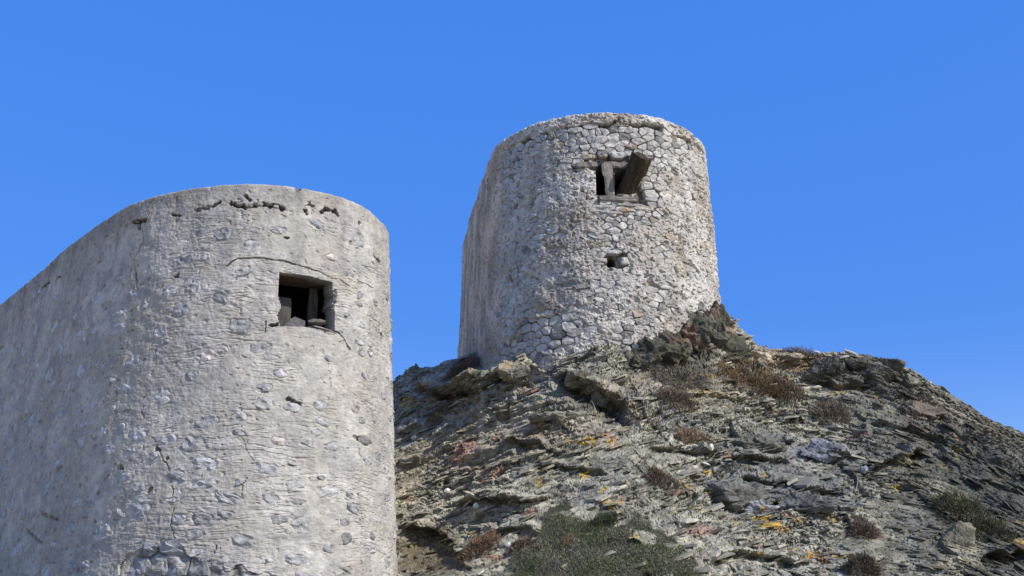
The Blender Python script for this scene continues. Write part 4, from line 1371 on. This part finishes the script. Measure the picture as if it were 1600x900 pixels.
J = Joined()
r = np.random.RandomState(123)
ridge = [(1160, 530), (1200, 546), (1260, 552), (1320, 556), (1398, 566), (1450, 602), (1500, 632), (1560, 666), (1600, 682)]
for k in range(420):
    x = r.uniform(1150, 1600); y = np.interp(x, [q[0] for q in ridge], [q[1] for q in ridge]) + r.uniform(1, 16)
    d2_ = (HPX[vis_i, 0] - x) ** 2 + (HPX[vis_i, 1] - y) ** 2
    i = vis_i[np.argmin(d2_)]; a = r.uniform(.08, .26)
    X, Yv, Zv = strata_axes(HV[i], r, .45)
    V, Fc = flake(r, a, a * r.uniform(.4, .8), max(.015, a * r.uniform(.08, .2)))
    J.add(V @ np.stack([X, Yv, Zv]) + HV[i] + np.array([0, 0, r.uniform(-.01, .05)]), Fc, np.clip(HC[i] * r.uniform(.7, 1.2), .03, .5))
tag(J.build('rock_flakes', M['rock'], hill, np.zeros(3)), kind='stuff')

# ------------------------------------------------------------------ loose stones
loose = [('loose_slab', (1331, 552), (.50, .22, .10), (.46, .43, .36), -.45, 'pale flat slab tilted up on the skyline right of the far tower', 'stone slab'),
         ('loose_slab', (1318, 558), (.34, .22, .09), (.40, .37, .30), .2, 'pale slab lying under the tilted one on the skyline', 'stone slab'),
         ('loose_stone', (1277, 550), (.17, .11, .06), (.6, .57, .5), -.3, 'small white stone on the skyline left of the tilted pale slab', 'stone'),
         ('loose_stone', (1295, 556), (.24, .13, .06), (.42, .39, .32), -.1, 'light stone on the skyline between the small white stone and the slabs', 'stone'),
         ('loose_stone', (696, 767), (.16, .13, .11), (.72, .69, .62), .1, 'round white stone on the slope right of the near tower', 'stone'),
         ('loose_stone', (741, 790), (.15, .13, .13), (.70, .67, .60), .1, 'round white stone sitting above a dark hollow lower on the slope', 'stone'),
         ('loose_slab', (738, 778), (.42, .16, .08), (.42, .39, .30), -.5, 'long pale slab tilted down towards the round white stones', 'stone slab'),
         ('loose_stone', (648, 683), (.20, .14, .12), (.58, .55, .47), .1, 'pale stone close to the edge of the near tower', 'stone'),
         ('loose_stone', (791, 852), (.13, .11, .10), (.62, .59, .52), .1, 'small pale stone beside the red brown bush', 'stone'),
         ('loose_slab', (1279, 609), (.28, .20, .08), (.48, .45, .39), .1, 'light flat stone under the dark crag on the ridge', 'stone slab'),
         ('loose_stone', (1257, 607), (.24, .18, .12), (.40, .33, .25), .2, 'pinkish stone left of the light flat one under the dark crag', 'stone'),
         ('loose_stone', (1108, 702), (.12, .10, .14), (.60, .57, .48), .1, 'small upright pale stone in a dark band in the middle of the slope', 'stone'),
         ('loose_stone', (1190, 701), (.12, .10, .08), (.66, .63, .56), .1, 'small white stone at the right end of the dark band', 'stone'),
         ('loose_slab', (1106, 727), (.20, .12, .05), (.62, .59, .52), -.3, 'small pale slab lying above the yellow lichen spot', 'stone slab'),
         ('boulder', (1185, 800), (.85, .5, .36), (.33, .33, .33), .05, 'grey boulder beneath a patch of yellow lichen low on the slope', 'boulder'),
         ('boulder', (1290, 703), (1.1, .7, .55), (.17, .172, .175), -.15, 'blue grey boulder spotted with lichen under the ridge', 'boulder'),
         ('loose_stone', (1347, 736), (.24, .16, .16), (.20, .20, .23), .1, 'small slate grey block left of the yellow lichen ledge', 'stone'),
         ('loose_stone', (982, 866), (.07, .06, .05), (.75, .72, .66), 0, 'tiny white pebble on the green cushion plant', 'stone')]
for i, (nm, (px, py), size, c, tl, lab, cat) in enumerate(loose):
    p, hi = on_hill(px, py)
    if py < 562: p = at(px, py + size[2] * 22, at(px, py, 1)[1] * p[1])
    if nm == 'boulder':
        o = obj(nm, crag_mesh(nm, p, size, 40 + i, c, 48, 30), M['rock'])
        o.location = tuple(p + np.array([0, .1, 0])); tag(o, lab, cat)
        continue
    V, Fq = rock_piece(size, 800 + i, .2)
    me = mesh_py(nm, V, Fq); colour_mesh(me, c)
    o = obj(nm, me, M['stone'])
    place(o, p + np.array([0, -.02, size[2] * .28]), X=(cos(tl), .2, sin(tl)), Z=(-sin(tl), -.15, cos(tl)))
    tag(o, lab, cat)

# ------------------------------------------------------------------ bushes
def bush(px, py, w_px, h_px, c1_, c2_, label, cat='bush', name='dry_bush', n=2600, seed=0, green=None, flat=1.0, name_group=None):
    """a low cushion of fine twigs; (px, py) is the middle of its foot in the photo"""
    r = np.random.RandomState(seed + 5000)
    p, hi = on_hill(px, py)
    D_ = np.linalg.norm(p); W_ = w_px / F_PX * D_ / 2; Hh = h_px / F_PX * D_ * .7; n = int(n * .62)
    root = tag(empty(name, p - np.array([0, 0, .03])), label, cat, name_group)
    nrm = HN[hi]
    up = np.array([0, -.25, 1.0]); up /= np.linalg.norm(up)
    # stems
    J1 = Joined()
    for k in range(14):
        a = r.uniform(0, 2 * pi); tl = r.uniform(.1, 1.0)
        e = np.array([cos(a) * W_ * tl * .7, sin(a) * W_ * tl * .5, Hh * r.uniform(.35, .75)])
        rr = .012
        side = np.array([-sin(a), cos(a), 0]) * rr
        V = np.array([side, -side, [0, 0, rr * 2], e + side * .4, e - side * .4, e + [0, 0, rr]])
        J1.add(V, [(0, 1, 4, 3), (1, 2, 5, 4), (2, 0, 3, 5)], np.array(c2_) * .6)
    J1.build('stem', M['foliage'], root, np.zeros(3))
    # twigs: thin tapered blades spread through the cushion, denser at its skin
    a = r.uniform(0, 2 * pi, n); cz = r.uniform(0.0, 1, n) ** .8
    rr = np.sqrt(1 - cz ** 2 * .98); depth = r.uniform(.45, 1.0, n) ** .5
    lump = 1 + .5 * noise(np.stack([np.cos(a) * rr * 2.2, np.sin(a) * rr * 2.2, cz * 2.2], 1), seed + 60)
    depth = depth * lump
    base = np.stack([np.cos(a) * rr * W_ * depth, np.sin(a) * rr * W_ * .75 * depth, cz * Hh * depth], 1)
    # follow the slope under the cushion
    zz = hill_z(p[0] + base[:, 0], p[1] + base[:, 1]) - hill_z(np.array([p[0]]), np.array([p[1]]))[0]
    base[:, 2] += np.clip(zz, -.5, .6) * .8
    dirv = np.stack([np.cos(a) * rr, np.sin(a) * rr, cz + .35], 1) + r.normal(0, .42, (n, 3))
    dirv /= np.linalg.norm(dirv, axis=1)[:, None]
    ln = r.uniform(.035, .095, n) * (0.6 + .4 * min(1.5, W_ / .4))
    sd = np.cross(dirv, r.normal(size=(n, 3))); sd /= np.linalg.norm(sd, axis=1)[:, None]
    wd = r.uniform(.006, .013, n)
    V = np.concatenate([base - sd * wd[:, None], base + sd * wd[:, None], base + dirv * ln[:, None]], 1).reshape(-1, 3)
    Fq = np.arange(3 * n).reshape(n, 3)
    mixv = np.clip(.5 + .9 * noise(base * 4.0 + seed, seed + 61) + r.uniform(-.25, .25, n), 0, 1)[:, None]
    col = (np.array(c1_) * mixv + np.array(c2_) * (1 - mixv)) * r.uniform(.7, 1.3, (n, 1))
    if green is not None:
        gm = (r.rand(n) < .25)[:, None]
        col = np.where(gm, np.array(green), col)
    col = np.repeat(col, 3, 0)
    o = obj('twigs', mesh_np('twigs', V, Fq, col), M['foliage'], root)
    o['kind'] = 'stuff'
    return root

GRY = (.21, .185, .145); GRD = (.13, .112, .085); BRN = (.18, .125, .075); RED = (.20, .125, .08); DKB = (.11, .085, .055)
bush(1062, 588, 100, 27, GRY, GRD, 'grey rounded dry bush at the foot of the dark outcrop below the far tower', n=6500, seed=1)
bush(1058, 624, 60, 27, (.16, .125, .095), DKB, 'dark grey brown bush on the slope just below the grey rounded one', n=4200, seed=2)
bush(1180, 598, 96, 34, BRN, DKB, 'wide rust brown bush right of the dark outcrop', n=7000, seed=3, green=(.2, .14, .05))
bush(1224, 612, 56, 34, (.15, .10, .065), DKB, 'dark brown bush joined to the right end of the wide rust one', n=4200, seed=4)
bush(1140, 583, 36, 16, (.26, .17, .07), BRN, 'small ochre bush at the left end of the wide rust one', n=1500, seed=5)
bush(1300, 648, 58, 34, (.18, .145, .11), DKB, 'brownish grey bush under the dark crag on the ridge', n=4500, seed=6)
bush(1083, 684, 56, 24, (.22, .15, .09), BRN, 'sparse reddish brown bush alone in the middle of the slope', n=2400, seed=7)
bush(1024, 748, 36, 30, (.16, .115, .08), DKB, 'dark brown bush hanging over a small hollow in the middle of the slope', n=2600, seed=8)
bush(1046, 756, 40, 20, (.17, .14, .11), DKB, 'greyish tuft trailing right of the dark brown hanging bush', n=1800, seed=9)
bush(748, 858, 62, 36, RED, BRN, 'red brown bush low on the slope near the near tower', n=4500, seed=10)
bush(812, 852, 40, 18, (.20, .13, .10), DKB, 'small brown bush between the red brown one and the green cushion', n=1800, seed=11)
bush(844, 856, 28, 12, (.20, .13, .085), BRN, 'tiny reddish tuft at the left edge of the green cushion', n=1000, seed=12)
bush(893, 852, 30, 16, (.22, .15, .09), BRN, 'small rusty tuft growing inside the green cushion', n=1300, seed=13)
bush(1352, 834, 44, 30, (.17, .12, .10), DKB, 'round dry brown bush low on the right of the slope', n=3600, seed=14)
bush(1350, 892, 56, 40, (.13, .10, .07), (.07, .055, .04), 'large dark brown bush directly under the round dry one', n=5200, seed=15)
bush(716, 582, 58, 26, (.18, .115, .08), DKB, 'purple brown bush on the skyline left of the foot of the far tower', n=4000, seed=16)
bush(1500, 800, 80, 40, (.10, .10, .05), (.05, .05, .03), 'dark olive shrub near the right edge of the photo', 'shrub', 'olive_shrub', n=5000, seed=17)
bush(1545, 835, 70, 40, (.09, .09, .045), (.05, .045, .03), 'second dark olive shrub, lower and closer to the right edge', 'shrub', 'olive_shrub', n=4200, seed=18)
bush(938, 822, 44, 26, (.07, .09, .04), (.04, .045, .025), 'dark green shrub at the top right of the green cushion', 'shrub', 'green_shrub', n=2600, seed=19)
bush(1250, 552, 60, 14, (.16, .12, .07), (.08, .07, .04), 'low brown growth along the skyline left of the pale slabs', 'bush', 'dry_bush', n=2200, seed=20)
bush(690, 640, 40, 10, (.16, .14, .09), (.08, .08, .04), 'thin olive tuft on the ledge near the edge of the near tower', 'bush', 'dry_bush', n=900, seed=22)

# broad cushion of green thorny ground cover, seen low in the middle
r = np.random.RandomState(55)
mat_poly = np.array([(790, 905), (812, 858), (850, 842), (838, 826), (850, 806), (880, 797), (905, 806), (925, 815), (955, 822), (1000, 834), (1045, 850), (1078, 872), (1105, 905)], float)
_mq = HPX[vis_i] + np.stack([noise(HP[vis_i] * 1.3, 472), noise(HP[vis_i] * 1.3, 473)], 1) * 26 + noise(HP[vis_i] * 5, 474)[:, None] * 9
cand = vis_i[inside(mat_poly, _mq[:, 0], _mq[:, 1])]
n = 60000
ci = cand[r.randint(0, len(cand), n)]
lift = .03 + .11 * noise(HP[ci] * 1.9, 471)
edge = sst(0, 18, dseg(HPX[ci, 0], HPX[ci, 1], np.vstack([mat_poly, mat_poly[:1]])))
base = HP[ci] + DIR[ci] * (0.30 * (D[ci]) )[:, None] + HN[ci] * ((r.uniform(.0, 1, n)) * (lift + .06) * edge + .02)[:, None]
dirv = np.array([0, -.3, 1.0]) + r.normal(0, .55, (n, 3)); dirv /= np.linalg.norm(dirv, axis=1)[:, None]
sd = np.cross(dirv, r.normal(size=(n, 3))); sd /= np.linalg.norm(sd, axis=1)[:, None]
ln = r.uniform(.025, .065, n); wd = r.uniform(.005, .010, n)
V = np.concatenate([base - sd * wd[:, None], base + sd * wd[:, None], base + dirv * ln[:, None]], 1).reshape(-1, 3)
mixv = np.clip(.5 + .8 * fbm(HP[ci] * 1.6, 3, 475) + r.uniform(-.3, .3, n), 0, 1)[:, None]
col = (np.array([.145, .165, .078]) * mixv + np.array([.225, .208, .155]) * (1 - mixv)) * r.uniform(.65, 1.35, (n, 1))
tag(obj('ground_cover', mesh_np('ground_cover', V, np.arange(3 * n).reshape(n, 3), np.repeat(col, 3, 0)), M['foliage']), kind='stuff')

# bush top poking up at the foot of the near tower, bottom left
def foot_bush():
    p = W1.pos(np.array([W1.find(122, 899)[0]]), np.array([1.75]), .35)[0]
    r = np.random.RandomState(71)
    root = tag(empty('dry_bush', p), 'olive brown bush top at the foot of the near tower, at the bottom edge', 'bush')
    n = 5200
    a = r.uniform(0, 2 * pi, n); cz = r.uniform(0, 1, n); rr = np.sqrt(1 - cz ** 2)
    dp = r.uniform(.5, 1, n) ** .5
    base = np.stack([np.cos(a) * rr * .42 * dp, np.sin(a) * rr * .3 * dp, cz * .62 * dp], 1)
    dv = base / .4 + r.normal(0, .5, (n, 3)) + np.array([0, 0, .3]); dv /= np.linalg.norm(dv, axis=1)[:, None]
    sd = np.cross(dv, r.normal(size=(n, 3))); sd /= np.linalg.norm(sd, axis=1)[:, None]
    V = np.concatenate([base - sd * .008, base + sd * .008, base + dv * r.uniform(.04, .09, n)[:, None]], 1).reshape(-1, 3)
    col = np.repeat(np.array([.20, .17, .08]) * r.uniform(.5, 1.4, (n, 1)), 3, 0)
    o = obj('twigs', mesh_np('twigs', V, np.arange(3 * n).reshape(n, 3), col), M['foliage'], root); o['kind'] = 'stuff'
    J = Joined()
    for k in range(8):
        a = k * .8; e = np.array([cos(a) * .25, sin(a) * .2, .35]); sdv = np.array([-sin(a), cos(a), 0]) * .012
        J.add(np.array([sdv, -sdv, [0, 0, .02], e + sdv * .5, e - sdv * .5, e + [0, 0, .01]]), [(0, 1, 4, 3), (1, 2, 5, 4), (2, 0, 3, 5)], (.1, .08, .06))
    J.build('stem', M['foliage'], root, np.zeros(3))
foot_bush()

# dry stalks
def stalk(pts_px, label, rad=.012, seed=0, c=(.55, .48, .30)):
    p0, _ = on_hill(*pts_px[0])
    pts = [at(x, y, p0[1] - .05 * i) for i, (x, y) in enumerate(pts_px)]
    pts = np.array(pts) - p0
    t = np.linspace(0, 1, 9); tt = np.linspace(0, 1, len(pts))
    cf = [np.polyfit(tt, pts[:, k], min(2, len(pts) - 1)) for k in range(3)]
    Q = np.stack([np.polyval(cf[k], t) for k in range(3)], 1)
    V = []; Fc = []
    for i, q in enumerate(Q):
        for j in range(5):
            a = 2 * pi * j / 5; rr = rad * (1 - .6 * t[i])
            V.append(q + np.array([cos(a) * rr, sin(a) * rr, 0]))
    for i in range(8):
        for j in range(5):
            Fc.append((i * 5 + j, i * 5 + (j + 1) % 5, (i + 1) * 5 + (j + 1) % 5, (i + 1) * 5 + j))
    me = mesh_py('stalk', V, Fc); colour_mesh(me, c)
    tag(obj('dry_stalk', me, M['foliage'], None, p0), label, 'stalk')
stalk([(620, 656), (630, 643), (639, 630), (643, 626)], 'pale dry stalk leaning right beside the edge of the near tower', .014)
stalk([(866, 748), (850, 730), (846, 742)][:2] + [(843, 741)][:0], 'pale dry stalk on the slope left of the yellow lichen, leaning left', .010)
stalk([(832, 724), (845, 716), (856, 710)], 'pale dry stalk lying up to the right in the middle of the slope', .010)
stalk([(932, 646), (928, 634), (924, 626)], 'short pale stalk in front of the dark cleft', .009)
stalk([(1336, 768), (1340, 748), (1330, 735)], 'thin bleached stalk curving over the rock left of the lichen ledge', .010)

# ------------------------------------------------------------------ ground
V = []
gx = [-6000, -600, -60, 0, 60, 600, 6000]
for yy in (-6000, -600, -60, 0, 60, 600, 6000):
    for xx in gx: V.append((xx, yy, -1.75))
Fc = [(i * 7 + j, i * 7 + j + 1, (i + 1) * 7 + j + 1, (i + 1) * 7 + j) for i in range(6) for j in range(6)]
tag(obj('ground', mesh_py('ground', V, Fc), M['ground']), kind='structure')
